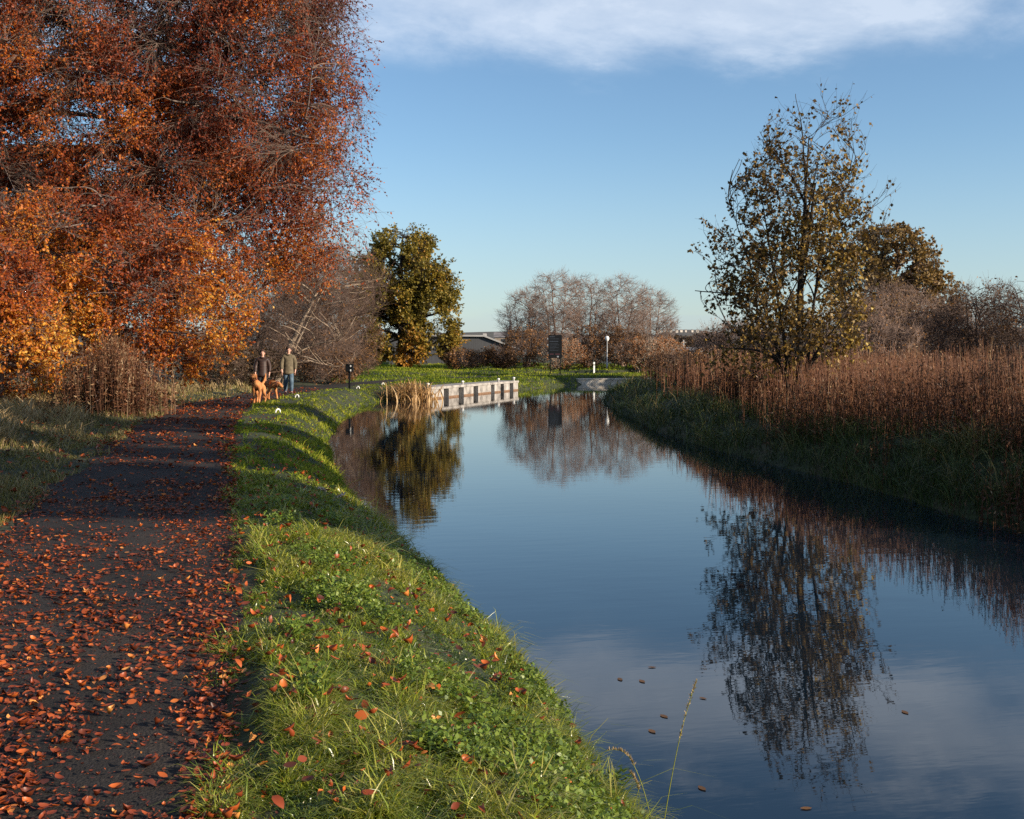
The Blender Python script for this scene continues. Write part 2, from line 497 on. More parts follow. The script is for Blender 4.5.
def tree(name, label, cat, base, env, seed, trunks, n=(10, 60, 500), m=4, twig=.5, leaves=6, leaf=(.07, .045), lmat=None, bark=BARK,
         group=None, rmax=(.1, .04, .012), rtip=.004, rise=(.6, .4, .2), gap=-.35, gscale=1.2, shell=2.2, twig_up=.2, wob=.07,
         leaf_hang=.3, base_z=None, hue=None, hue_z=0.0, twig_r=.003, droop=0.0, trunk_wob=.05, lmask=None, sides=(8, 6, 4), twig_bark=None, spread=1.0, clump=.5):
    r = np.random.default_rng(seed)
    z0 = gz(base) if base_z is None else base_z
    root = tag(empty(name, (base[0], base[1], z0)), label, cat, group)
    tp, tr = [], []
    K = 14
    for (x0, y0, x1, y1, h, r0, r1) in trunks:
        t = np.linspace(0, 1, K)
        p = np.stack([x0 + (x1 - x0) * t ** 1.2, y0 + (y1 - y0) * t ** 1.2, -.15 + (h + .15) * t], -1)
        p[1:] += np.cumsum(r.normal(size=(K - 1, 3)) * [1, 1, .2], 0) * trunk_wob * h / K
        rad = r1 + (r0 - r1) * (1 - t) ** 1.0; rad[0] *= 1.35
        tp.append(p); tr.append(rad)
    tp, tr = np.array(tp), np.array(tr)
    nd, tg, rd = flat_nodes(tp, tr, 3)
    P1, R1 = connect(sample_env(env, n[0], r, 3.0), nd, tg, rd, r, rise[0], 10, wob, rmax[0], rtip * 2, droop=droop)
    nd1, tg1, rd1 = flat_nodes(P1, R1, 2)
    ndA = np.concatenate([nd1, nd[len(nd) // 2:]]); tgA = np.concatenate([tg1, tg[len(nd) // 2:]]); rdA = np.concatenate([rd1, rd[len(nd) // 2:]])
    P2, R2 = connect(sample_env(env, n[1], r, shell, gap, gscale), ndA, tgA, rdA, r, rise[1], 8, wob, rmax[1], rtip * 1.4, droop=droop)
    nd2, tg2, rd2 = flat_nodes(P2, R2, 1)
    ndB = np.concatenate([nd2, nd1[2::3]]); tgB = np.concatenate([tg2, tg1[2::3]]); rdB = np.concatenate([rd2, rd1[2::3]])
    P3, R3 = connect(sample_env(env, n[2], r, shell, gap, gscale), ndB, tgB, rdB, r, rise[2], 6, wob * 1.2, rmax[2], rtip, droop=droop)
    # fine twigs
    T3 = nrm(np.gradient(P3, axis=1))
    ii = np.repeat(np.arange(len(P3)), m); kk = r.integers(2, 6, len(ii))
    q = P3[ii, kk]
    d = nrm(T3[ii, kk] * .9 + nrm(r.normal(size=q.shape)) * .8 + np.array([0, 0, twig_up]))
    Lt = twig * r.uniform(.5, 1.25, len(ii))
    c1 = q + d * (Lt * .5)[:, None]
    e = q + nrm(d + r.normal(size=q.shape) * .25 + np.array([0, 0, twig_up * .7])) * Lt[:, None]
    t = np.linspace(0, 1, 4)[None, :, None]
    P4 = (1 - t) ** 2 * q[:, None] + 2 * (1 - t) * t * c1[:, None] + t ** 2 * e[:, None]
    R4 = np.linspace(1, .45, 4)[None] * np.full((len(P4), 1), twig_r)
    build('trunk', [(*_w(tubes(tp, tr, 10)), 0, None)], [bark], root)
    build('branch_spread', [(*_w(tubes(P1, R1, sides[0])), 0, None), (*_w(tubes(P2, R2, sides[1])), 0, None),
                            (*_w(tubes(P3, R3, sides[2])), 1, None), (*_w(tubes(P4, R4, 3)), 1, None)], [bark, twig_bark or bark], root)
    if leaves and lmat is not None:
        # leaves sit along the twigs
        ii = np.repeat(np.arange(len(P4)), leaves)
        s = r.uniform(.15, 1.0, len(ii)) * 3; k0 = np.minimum(s.astype(int), 2); fr = (s - k0)[:, None]
        p = P4[ii, k0] * (1 - fr) + P4[ii, k0 + 1] * fr
        tt = nrm(P4[ii, 3] - P4[ii, 0])
        d = nrm(tt * .6 + nrm(r.normal(size=p.shape)) * .9 + np.array([0, 0, -leaf_hang]))
        sd = nrm(np.cross(d, nrm(r.normal(size=p.shape))))
        dens = noise3(p + seed * 3.1, gscale * .8)
        keep = r.uniform(0, 1, len(p)) < np.clip(.75 + dens * clump, .12, 1)
        if lmask is not None: keep &= r.uniform(0, 1, len(p)) < lmask(p)
        p, d, sd, dens = p[keep], d[keep], sd[keep], dens[keep]
        sc = r.uniform(.65, 1.25, len(p))
        v, f = rhombs(p, d, sd, leaf[0] * sc, leaf[1] * sc)
        rn = np.clip(.5 + (r.beta(2, 2, len(p)) - .5) * spread + noise3(p + seed, 2.2) * .16 + (hue(p) if hue else 0), 0, 1)
        build('crown', [(v, [f], 0, np.repeat(rn, 4))], [lmat], root)
    return root


def _w(vq):
    return vq[0], [vq[1]]


# ---- the big beeches on the left of the towpath
def rel(px, D, base):
    p = at(px, D)
    return p[0] - base[0], p[1] - base[1]


def pxenv(base, D, items, zg, dmax=4.5):
    """ellipsoids from picture centres and radii at one depth"""
    out = []
    for px, py, rx, rz_ in items:
        x, y = rel(px, D, base)
        out.append((x, y, zat(py, D) - zg, rx / F * D, min(rx / F * D, dmax), rz_ / F * D))
    return out


bA = at(-60, 39)
edgeA = (335 + 60) / F * 38
tree('beech_tree', 'towering copper red beech whose twiggy boughs hang out over the towpath', 'tree', bA,
     pxenv(bA, 38, [(95, 70, 245, 200), (262, 75, 114, 130), (60, 110, 150, 150), (215, 205, 112, 105), (255, -60, 105, 110), (310, 200, 64, 88), (40, 240, 120, 80)], gz(bA)), 21,
     [(0, 0, 1.8, .4, 17, .6, .1)], n=(34, 320, 6400), m=7, twig=1.1, leaves=15, leaf=(.092, .06), lmat=L_BEECH, spread=.62, bark=BARK_BEECH,
     rmax=(.22, .085, .02), rtip=.006, rise=(-.05, -.1, -.1), gap=-1.0, gscale=1.7, twig_up=-.3, twig_r=.005, twig_bark=BARK_BTWIG, droop=.06,
     hue=lambda p: -.25 + np.clip((9.0 - p[:, 2]) * .05, -.05, .3),
     lmask=lambda p: np.where(p[:, 0] * CS - p[:, 1] * SN > edgeA, .5, 1.0))
bB = at(120, 32.5)
tree('beech_tree', 'flame orange beech with low boughs sweeping down behind the tall dry stems', 'tree', bB,
     pxenv(bB, 32, [(80, 285, 125, 100), (190, 298, 70, 80), (-25, 285, 90, 95), (100, 330, 80, 55)], gz(bB), 2.6), 22,
     [(0, 0, -.5, 0, 6, .2, .05)], n=(18, 180, 2500), m=6, twig=.5, leaves=11, leaf=(.085, .058), lmat=L_BEECH, spread=.62, bark=BARK_BEECH,
     rise=(.1, 0, -.1), gap=-1.2, twig_up=-.1, twig_r=.004, rmax=(.08, .035, .012), hue=lambda p: -.2 + np.clip((5.5 - p[:, 2]) * .13, -.05, .40))
bC = at(2, 28.5)
tree('beech_tree', 'low golden yellow beech at the edge of the dry grass verge', 'tree', bC,
     pxenv(bC, 28.5, [(5, 345, 58, 62), (-10, 290, 55, 52)], gz(bC), 1.8), 23,
     [(0, 0, -.2, 0, 3.0, .12, .03)], n=(12, 100, 1000), m=6, twig=.42, leaves=8, leaf=(.09, .06), lmat=L_BEECH, spread=.62, bark=BARK_BEECH,
     rise=(.2, .1, 0), gap=-.9, twig_up=-.05, twig_r=.004, rmax=(.05, .025, .01), hue=lambda p: .24 - np.clip((p[:, 2] - 2.0) * .16, 0, .34))

# ---- bare thicket behind the walkers
spec = [(275, 50, 6.6, -1.0, 'bare leaning tree with a pale slanting trunk behind the walking man', BARK_PALE, 41),
        (322, 58, 6.6, .4, 'bare grey brown tree between the leaning pale trunk and the oak', BARK_TWIG, 42),
        (318, 66, 7.6, -.3, 'tallest bare tree rising behind the leaning pale trunk', BARK_TWIG, 43),
        (245, 54, 5.2, .2, 'bare brown tree half covered by hanging beech leaves above the walkers', BARK_TWIG, 44),
        (262, 74, 8.6, .3, 'bare dark tree farthest back behind the woman', BARK_TWIG, 45), (300, 78, 9.4, -.2, 'bare dark tree farthest back behind the walking man', BARK_TWIG, 46),
        (318, 80, 10.2, .2, 'high bare tree farthest back left of the oak', BARK_TWIG, 47)]
for px, D, h, lean, lab, bk, sd in spec:
    b = at(px, D)
    lx, ly = (2.4 * CS, -2.4 * SN) if sd == 41 else (lean, 0)
    tree('bare_tree', lab, 'tree', b, [(lx * 1.15, ly, h * .68, 2.5, 2.2, h * .33), (lx * .8, ly, h * .4, 2.4, 2.0, h * .36)], sd,
         [(0, 0, lx, ly, h * .8, .17 if sd == 41 else .11, .03), (.3, .2, lx * .6 + .9, ly + .6, h * .7, .08, .02)],
         n=(14, 100, 700), m=6, twig=.7, leaves=1, leaf=(.09, .06), lmat=L_BROWN, bark=bk, twig_bark=BARK_TWIG, group='bare trees behind the walkers', rise=(.9, .6, .4), gap=-.9,
         twig_up=.35, twig_r=.0055, rmax=(.06, .03, .013), rtip=.006, wob=.1, lmask=lambda p: np.full(len(p), .35))
bush = [(212, 45, 1.6, 2.2, 'dark leafy bramble mound left of the woman at the path edge', L_DARK, 51),
        (250, 49, 1.5, 1.7, 'dark bramble directly behind the woman in the brown jacket', L_DARK, 52),
        (322, 53, 2.0, 1.5, 'tangled brown bramble right of the walking man', L_BROWN, 53),
        (350, 64, 1.6, 1.7, 'tangled brown bramble behind the black bin post', L_BROWN, 54),
        (285, 60, 2.4, 2.4, 'high dark bramble bank between the two walkers', L_DARK, 55), (322, 70, 2.6, 2.6, 'high dark bramble bank under the bare trees left of the oak', L_DARK, 56),
        (356, 76, 2.0, 4.2, 'tall brown thicket merging into the left side of the oak', L_BROWN, 57)]
for px, D, w, h, lab, lm, sd in bush:
    b = at(px, D)
    tree('bramble_bush', lab, 'bush', b, [(0, 0, h * .5, w, w * .8, h * .5)], sd, [(rng.uniform(-.6, .6), rng.uniform(-.4, .4), rng.uniform(-1, 1), rng.uniform(-.6, .6), h * .8, .03, .01) for _ in range(5)],
         n=(16, 90, 420), m=5, twig=.4, leaves=5, leaf=(.10, .065), lmat=lm, bark=BARK_TWIG, group='brambles behind the walkers', rise=(.6, .3, 0), gap=-.9, twig_up=.1, twig_r=.005,
         rmax=(.02, .014, .009), rtip=.005, lmask=lambda p: np.full(len(p), .6))

# ---- oak
bO = at(401, 86)
tree('oak_tree', 'broad olive and gold leaved oak standing beyond the black bin post', 'tree', bO,
     [(.6, 0, 6.6, 4.0, 3.6, 3.5), (.1, 0, 8.9, 2.9, 2.6, 2.3), (1.9, -.4, 4.2, 2.8, 2.6, 2.8), (-1.6, -.8, 4.2, 2.7, 2.5, 3.4), (.4, -1.4, 2.2, 4.3, 2.2, 1.9), (-2.1, -.3, 6.6, 2.3, 2.4, 2.8), (-2.7, -.5, 3.3, 2.1, 2.0, 2.7), (2.3, -.8, 2.5, 2.5, 2.0, 2.1)], 31,
     [(0, 0, .3, .2, 10, .32, .07)], n=(24, 170, 2300), m=5, twig=.6, leaves=10, leaf=(.20, .14), lmat=L_OAK, bark=BARK_DARK,
     rise=(.5, .3, .1), gap=-.28, gscale=1.25, twig_up=.15, twig_r=.008, rmax=(.14, .06, .02), rtip=.008,
     hue=lambda p: np.clip((3.0 - p[:, 2]) * .14, -.08, .32))

# ---- bare trees and scrub round the sign
spec = [(527, 92, 6.8, 'bare rounded tree at the left end of the far row'), (556, 88, 8.2, 'tall bare tree rising behind the black sign'),
        (588, 94, 8.0, 'bare pinkish tree right of the black sign'), (622, 90, 7.6, 'bare slender trunked tree right of the lamp post'),
        (650, 95, 7.0, 'bare spreading tree at the right end of the far row')]
for i_, (px, D, h, lab) in enumerate(spec):
    b = at(px, D)
    tree('bare_tree', lab, 'tree', b, [(0, 0, h * .62, 2.6, 2.4, h * .36), (.3, .2, h * .4, 2.3, 1.8, h * .27)], 61 + i_,
         [(0, 0, .3 * (-1) ** i_, .2, h * .78, .13, .03), (.2, 0, 1.0, .5, h * .72, .09, .02), (-.2, .1, -1.0, -.3, h * .7, .08, .02)],
         n=(18, 110, 760), m=8, twig=.6, leaves=0, bark=BARK_PINK, group='bare trees in the far row', rise=(.8, .6, .4), gap=-1.2,
         twig_up=.22, twig_r=.0062, rmax=(.06, .03, .014), rtip=.008, wob=.08)
scrub = [(464, 84, 1.5, 1.4, 'brown scrub bush growing against the grey warehouse wall', L_BROWN), (499, 86, 1.5, 1.6, 'dark brown bush at the right end of the warehouse', L_BROWN),
         (528, 83, 2.0, 3.0, 'rusty brown scrub left of the black sign', L_BROWN), (562, 82, 1.8, 2.2, 'rusty bracken clump directly behind the black sign posts', L_BRACKEN),
         (592, 84, 2.0, 3.2, 'brown scrub between the black sign and the lamp post', L_BROWN), (622, 84, 2.0, 3.0, 'brown scrub right of the lamp post', L_BROWN),
         (646, 80, 1.7, 2.3, 'bright rust bracken at the right end of the far wall', L_BRACKEN), (664, 84, 1.8, 2.2, 'rust bracken bush beside the distant houses', L_BRACKEN)]
for i_, (px, D, w, h, lab, lm) in enumerate(scrub):
    b = at(px, D)
    tree('scrub_bush', lab, 'bush', b, [(0, 0, h * .5, w, w * .7, h * .52)], 81 + i_,
         [(rng.uniform(-.8, .8), rng.uniform(-.4, .4), rng.uniform(-1.2, 1.2), rng.uniform(-.6, .6), h * .9, .03, .012) for _ in range(6)],
         n=(18, 90, 360), m=4, twig=.5, leaves=4, leaf=(.15, .09), lmat=lm, bark=BARK_TWIG if lm is L_BROWN else BARK_PALE, group='scrub behind the far bank', rise=(1.2, .8, .5),
         gap=-1.0, twig_up=.4, twig_r=.008, rmax=(.022, .016, .011), rtip=.008, lmask=lambda p: np.full(len(p), .65))

# ---- right bank: the leafy young tree
bR = at(797, 25)
def rt(px, py, w=0.0, D=25):
    x, y = rel(px, D, bR); return x, y, zat(py, D) - gz(bR)
e = []
for px, py, rx, rz_ in [(800, 300, 1.75, 1.7), (795, 215, 1.6, 1.5), (810, 150, 1.3, 1.35), (858, 215, .8, 1.15), (738, 270, 1.15, 1.25), (765, 345, 1.35, .9), (758, 190, .8, 1.0), (845, 330, .9, .9), (830, 240, 1.1, 1.1)]:
    x, y, z = rt(px, py); e.append((x, y, z, rx, rx * .95, rz_))
tree('maple_tree', 'slender young maple with sparse olive leaves leaning over the right bank', 'tree', bR, e, 71,
     [(0, 0,     .25 * CS, -.25 * SN, 6.4, .13, .012), (-.06, .05, -.6 * CS, .5, 5.2, .06, .01), (.06, -.05, .75 * CS, -.1, 5.2, .055, .01), (-.05, -.05, -1.35 * CS, .3, 4.4, .055, .01)],
     n=(52, 190, 900), m=4, twig=.45, leaves=7, clump=.2, leaf=(.088, .075), lmat=L_SYC, bark=BARK_DARK, rise=(1.6, 1.2, .9), gap=-1.1, gscale=.7,
     twig_up=.5, twig_r=.004, rmax=(.045, .02, .009), rtip=.0045, leaf_hang=.6, wob=.045, trunk_wob=.03,
     lmask=lambda p: np.clip(1.15 - (p[:, 2] - 3.6) * .26, .06, 1) * np.where(p[:, 0] * CS - p[:, 1] * SN > 1.5, .25, 1) * .85,
     hue=lambda p: np.clip((2.2 - p[:, 2]) * .12, -.1, .25))
# big rounded tree beyond
bF = at(893, 62)
tree('rounded_tree', 'big olive brown rounded tree beyond the red stems', 'tree', bF,
     [(-.3, 0, 6.2, 3.0, 3.0, 2.6), (2.0, 0, 4.4, 2.4, 2.4, 2.0), (-1.2, .2, 4.6, 2.6, 2.4, 2.4)], 72, [(0, 0, .3, 0, 6.4, .22, .05)],
     n=(18, 130, 1100), m=5, twig=.5, leaves=6, leaf=(.19, .125), lmat=L_FAR, bark=BARK_TWIG, rise=(.6, .4, .2), gap=-.5, twig_r=.006, rtip=.006)
haw = [(865, 38, 2.0, 3.1, 'dense purplish bare hawthorn behind the maple', 91), (925, 40, 2.2, 3.0, 'dense bare hawthorn under the rounded tree', 92),
       (985, 40, 2.0, 3.9, 'taller spiky bare hawthorn near the right edge of the photo', 93), (1035, 38, 2.0, 4.0, 'bare hawthorn cut by the right edge of the photo', 94),
       (895, 46, 2.6, 4.3, 'dense dark thorn thicket in front of the rounded tree', 104), (955, 48, 2.6, 3.7, 'dense brown thorn thicket just right of the rounded tree', 105),
       (735, 42, 1.9, 2.6, 'dark bare hawthorn behind the left side of the maple', 95), (790, 40, 1.8, 2.9, 'dark hawthorn straight behind the maple trunk', 96)]
for px, D, w, h, lab, sd in haw:
    b = at(px, D)
    tall = sd in (93, 94)
    tree('hawthorn_bush', lab, 'bush', b, [(0, 0, h * .5, w, w * .8, h * .48)], sd,
         [(rng.uniform(-.7, .7), rng.uniform(-.5, .5), rng.uniform(-1.3, 1.3), rng.uniform(-.8, .8), h * .85, .06, .015) for _ in range(5)],
         n=(26, 160, 820), m=6, twig=.45, leaves=2, leaf=(.09, .06), lmat=L_BROWN, bark=BARK_TWIG if tall or sd == 92 else BARK_PINK, group='hawthorns behind the red stems', rise=(1.0, .6, .3),
         gap=-.8, twig_up=.3, twig_r=.0048, rmax=(.03, .018, .01), rtip=.005, wob=.12, lmask=lambda p: np.full(len(p), .3))
low = [(672, 47, 1.1, 1.5, 'low rusty bush at the tip of the right bank', 97), (712, 38, 1.2, 1.5, 'low brown bush left of the maple', 98), (755, 29, 1.0, 1.15, 'low dark bush at the foot of the maple', 99)]
for px, D, w, h, lab, sd in low:
    b = at(px, D)
    tree('scrub_bush', lab, 'bush', b, [(0, 0, h * .45, w, w * .9, h * .5)], sd,
         [(rng.uniform(-.4, .4), rng.uniform(-.4, .4), rng.uniform(-.8, .8), rng.uniform(-.6, .6), h * .85, .02, .008) for _ in range(6)],
         n=(16, 80, 320), m=5, twig=.32, leaves=4, leaf=(.075, .045), lmat=L_BROWN, bark=BARK_TWIG, group='low bushes on the right bank', rise=(1.0, .7, .4), gap=-1, twig_up=.4, twig_r=.0045,
         rmax=(.015, .01, .007), rtip=.005)
# trees farther along the right bank beside the camera: their shadows lie across canal and towpath
for (x, y, h, w, sd, lab) in [(16.4, -.6, 11.0, 1.9, 101, 'half bare ash on the right bank beside the camera'), (18.2, 3.4, 11.2, 1.6, 102, 'thin half bare ash next along the right bank'),
                              (21.6, 6.2, 12.4, 1.8, 103, 'half bare ash farther back on the right bank')]:
    tree('ash_tree', lab, 'tree', (x, y), [(0, 0, h * .68, w, w, h * .26)], sd, [(0, 0, .2, .1, h * .8, .14, .03)], n=(16, 90, 700), m=5, twig=.5, leaves=20 if sd == 101 else 9, leaf=(.19, .14),
         lmat=L_SYC, bark=BARK_DARK, rise=(1, .7, .4), gap=-.5, twig_r=.005)

# ------------------------------------------------------------------ grass, stems, litter


def frustum_pts(n, px0, px1, D0, D1, pw=0.0):
    lo, hi = math.log(D0), math.log(D1)
    D = np.exp(rng.uniform(lo, hi, n)) if pw == 0 else (D0 ** pw + rng.uniform(0, 1, n) * (D1 ** pw - D0 ** pw)) ** (1 / pw)
    px = rng.uniform(px0, px1, n)
    u = (px - 512) / F * D
    return D * SN + u * CS, D * CS - u * SN, D


def blades(x, y, z, h, w, bend, rn, up=None):
    n = len(x)
    a = rng.uniform(0, 2 * np.pi, n)
    lean = np.stack([np.cos(a), np.sin(a), np.zeros(n)], -1)
    b2 = a + rng.normal(0, .8, n) + np.pi / 2
    sd = np.stack([np.cos(b2), np.sin(b2), np.zeros(n)], -1) * (w * .5)[:, None]
    P = np.stack([x, y, z - .015], -1)
    Z = np.array([0, 0, 1.])
    m1 = P + Z * (h * .45)[:, None] + lean * (h * bend * .22)[:, None]
    m2 = P + Z * (h * (.82 - .12 * bend))[:, None] + lean * (h * bend * .62)[:, None]
    tp = P + Z * (h * (1 - .38 * bend))[:, None] + lean * (h * bend * 1.1)[:, None]
    V = np.stack([P - sd, P + sd, m1 - sd * .9, m1 + sd * .9, m2 - sd * .55, m2 + sd * .55, tp], 1).reshape(-1, 3)
    o = np.arange(n)[:, None] * 7
    q = np.concatenate([o + [0, 1, 3, 2], o + [2, 3, 5, 4]]); t = o + [4, 5, 6]
    return V, [q, t], np.repeat(rn, 7)


# towpath-side bank
gparts, lparts = [], []
for (n, px0, px1, D0, D1) in [(260000, 190, 700, 3.6, 14), (150000, 170, 700, 12, 60), (90000, 360, 720, 38, 78)]:
    x, y, D = frustum_pts(n, px0, px1, D0, D1)
    z, d, po, top = hz(x, y, True)
    edge = noise3(np.stack([x, y, x * 0], -1), .35) * .05
    k = (d > -.04) & (top < .55) & (po < .09 + edge) & (po > -60) & clear_of_masonry(x, y)
    x, y, z, D, d, po = x[k], y[k], z[k], D[k], d[k], po[k]
    cl = noise3(np.stack([x, y, x * 0], -1), .22); cl2 = noise3(np.stack([x, y, x * 0 + 3], -1), .8)
    h = np.clip(.048 + .026 * cl + .018 * cl2, .02, .2) * rng.uniform(.6, 1.5, len(x)) * np.where(rng.uniform(0, 1, len(x)) < .04, 1.9, 1) * np.where(po > -.1, .75, 1) * np.where(d < .35, 1.35, 1)
    w = .0052 * (np.maximum(D, 4.5) / 5) ** .85 * rng.uniform(.7, 1.4, len(x))
    rn = np.clip(     .40 + .16 * cl + .13 * cl2 + rng.normal(0, .22, len(x)) + np.where(d < .8, .06, 0) - np.where(D > 38, .14, 0), 0, 1)
    h = h * np.where(D > 38, .7, 1)
    gparts.append((*blades(x, y, z, h, w, rng.uniform(.4, 1.7, len(x)), np.where((rng.uniform(0, 1, len(x)) < .03) & (D < 16), 1, np.minimum(rn, np.where(D < 16, .92, .78)))),))
tag(build('bank_grass', [(v, f, min(i_, 1), r_) for i_, (v, f, r_) in enumerate(gparts)], [GRASS, GRASS_FAR]), 'short lush green grass on the bank between towpath and water', 'grass', kind='stuff')

# left verge: worn olive grass with overhanging shade in its colour, pale dry tussocks
vp = []
x, y, D = frustum_pts(170000, -500, 300, 6.5, 46)
z, d, po, top = hz(x, y, True)
k = (top < .55) & (po > 1.95 + noise3(np.stack([x, y, x * 0], -1), .5) * .12) & (po < 12)
x, y, z, D, po = x[k], y[k], z[k], D[k], po[k]
cl = noise3(np.stack([x, y, x * 0 + 8], -1), .5)
dry = np.clip((po - 2.7 + cl * .5) / 1.4, .16, 1)
h = (.06 + .03 * cl.clip(-1, 1)) * (1 - dry) + dry * (.25 + .1 * cl)
h = np.clip(h, .03, .6) * rng.uniform(.6, 1.4, len(x))
w = .0048 * (D / 5) ** .8 * rng.uniform(.7, 1.3, len(x))
rn = np.clip(rng.normal(.4, .22, len(x)) + cl * .12, 0, .93)
isd = rng.uniform(0, 1, len(x)) < dry
v1 = blades(x[~isd], y[~isd], z[~isd], h[~isd], w[~isd], rng.uniform(.3, 1.2, (~isd).sum()), np.clip(rn[~isd] + .22, 0, 1))
v2 = blades(x[isd], y[isd], z[isd], h[isd], w[isd], rng.uniform(.3, 1.3, isd.sum()), rn[isd])
tag(build('verge_grass', [(v1[0], v1[1], 0, v1[2]), (v2[0], v2[1], 1, v2[2])], [VERGE, GRASS_DRY]), 'worn olive grass darkened for overhanging shade and pale dry tussocks on the verge left of the towpath', 'grass', kind='stuff')

# right bank rank grass
x, y, D = frustum_pts(230000, 560, 1250, 9.5, 64)
z, d, po, top = hz(x, y, True)
k = (d > -.05) & (top > .55) & (d < 4.5)
x, y, z, D, d = x[k], y[k], z[k], D[k], d[k]
cl = noise3(np.stack([x, y, x * 0 + 4], -1), .7)
cl2 = noise3(np.stack([x, y, x * 0 + 7], -1), .3)
h = np.clip(.19 + .13 * cl + .09 * cl2, .06, .6) * rng.uniform(.6, 1.4, len(x)) * np.where(d < .5, rng.uniform(.8, 1.7, len(x)), 1)
w = .007 * (D / 12) ** .8 * rng.uniform(.7, 1.3, len(x))
rn = np.clip(.42 + cl * .14 + cl2 * .16 + rng.normal(0, .24, len(x)), 0, 1)
h = h * np.where(rng.uniform(0, 1, len(x)) < .05, 1.8, 1)
v1 = blades(x, y, z, h, w, rng.uniform(.4, 1.5, len(x)), rn)
tag(build('rank_grass', [(v1[0], v1[1], 0, v1[2])], [GRASS_SHADE]), 'long rank grass with shade put into its colour, sloping to the water on the right bank', 'grass', kind='stuff')

# far meadow grass behind the sign and beyond
x, y, D = frustum_pts(60000, 330, 720, 55, 120)
z, d, po, top = hz(x, y, True)
k = (d > .1) & (top < .55) & ((po < -.1) | (po > 1.9)) & clear_of_masonry(x, y)
x, y, z, D = x[k], y[k], z[k], D[k]
v1 = blades(x, y, z, rng.uniform(.05, .2, len(x)), .004 * (D / 5) ** .9, rng.uniform(.3, 1.2, len(x)), np.clip(rng.normal(.34, .2, len(x)) + noise3(np.stack([x, y, x * 0], -1), 3.) * .2, 0, .82))
tag(build('meadow_grass', [(v1[0], v1[1], 0, v1[2])], [GRASS_FAR]), 'green grass of the far bank round the sign and oak', 'grass', kind='stuff')


def stems(x, y, z, h, leafn, wst, lsz, rbase, plume=.25):
    """tall dry stems with drooping side leaves and a fluffy head"""
    n = len(x)
    a = rng.uniform(0, 6.283, n); ln = rng.uniform(0, .16, n)
    P0 = np.stack([x, y, z - .02], -1)
    top = P0 + np.stack([np.cos(a) * ln * h, np.sin(a) * ln * h, h], -1)
    t = np.linspace(0, 1, 4)[None, :, None]
    mid = (P0 + top) / 2; mid[:, :2] = mid[:, :2] * .6 + P0[:, :2] * .4
    P = (1 - t) ** 2 * P0[:, None] + 2 * (1 - t) * t * mid[:, None] + t ** 2 * top[:, None]
    V, q = tubes(P, wst[:, None] * np.array([1, .85, .65, .35])[None], 3)
    parts = [(V, [q], 0, np.repeat(np.clip(rbase + .05, 0, 1), 12))]
    ii = np.repeat(np.arange(n), leafn)
    s = rng.uniform(.2, 1, len(ii))[:, None]
    p = (1 - s) ** 2 * P0[ii] + 2 * (1 - s) * s * mid[ii] + s ** 2 * top[ii]
    aa = rng.uniform(0, 6.283, len(ii))
    el = np.where(s[:, 0] > 1 - plume, rng.uniform(.2, 1.4, len(ii)), rng.uniform(-.6, 1.2, len(ii)))
    d = np.stack([np.cos(aa) * np.cos(el), np.sin(aa) * np.cos(el), np.sin(el)], -1)
    sd = nrm(np.cross(d, randdir(len(ii))))
    L = lsz[ii] * rng.uniform(.6, 1.3, len(ii)) * np.where(s[:, 0] > 1 - plume, .8, 1.1)
    V, f = rhombs(p, d, sd, L, L * .26, .1)
    rr = np.clip(rbase[ii] + rng.normal(0, .14, len(ii)) + np.where(s[:, 0] > 1 - plume, .2, -.05), 0, 1)
    parts.append((V, [f], 0, np.repeat(rr, 4)))
    return parts


# red willowherb on the right bank
x, y, D = frustum_pts(30000, 640, 1320, 11.5, 58)
z, d, po, top = hz(x, y, True)
front = .2 + noise3(np.stack([x, y, x * 0], -1), 1.0) * .4 + np.clip((y - 14) * .08, 0, 1.2)
fr_ = np.clip((d - front) / 1.1, 0, 1)
k = (top > .55) & (d > front) & (d < 14) & (rng.uniform(0, 1, len(x)) < np.clip(1.6 - (D - 22) * .06, .3, 1)) & (rng.uniform(0, 1, len(x)) < .12 + .88 * fr_ ** 1.3) & (rng.uniform(0, 1, len(x)) < np.clip(1.2 - (d - 2) * .08, .25, 1))
x, y, z, D, d = x[k], y[k], z[k], D[k], d[k]
cl = noise3(np.stack([x, y, x * 0 + 2], -1), 1.4)
h = np.clip(1.3 + .14 * cl, .5, 1.8) * np.clip(.5 + (d - .5) * .36, .5, 1) * rng.uniform(.72, 1.16, len(x)) * np.clip(1.25 - (D - 20) * .022, .6, 1.0)
st = stems(x, y, z, h, 7, .0042 * (D / 12) ** .8, .07 * (D / 15) ** .35, np.clip(.42 + cl * .12 + rng.normal(0, .15, len(x)), .05, .95))
tag(build('willowherb_stand', st, [WILLOWHERB]), 'stand of tall red brown dry willowherb along the right bank', 'dry plants', kind='stuff')

# willowherb clump at the left
x = []; 
c0 = at(112, 27)
n = 1150
aa = rng.uniform(0, 6.283, n); rr = np.abs(rng.normal(0, .62, n))
uu = (rr * np.cos(aa)) * 1.2; dd = rr * np.sin(aa) * .9
x = c0[0] + dd * SN + uu * CS; y = c0[1] + dd * CS - uu * SN
z = hz(x, y)
h = rng.uniform(.85, 1.95, n) * np.clip(1.1 - rr * .3, .45, 1.2)
st = stems(x, y, z, h, 13, np.full(n, .0045), np.full(n, .10), np.clip(rng.normal(.5, .2, n), 0, 1))
tag(build('willowherb_clump', st, [WILLOWHERB]), 'clump of tall rusty dry stems in front of the orange beech', 'dry plants', kind='stuff')

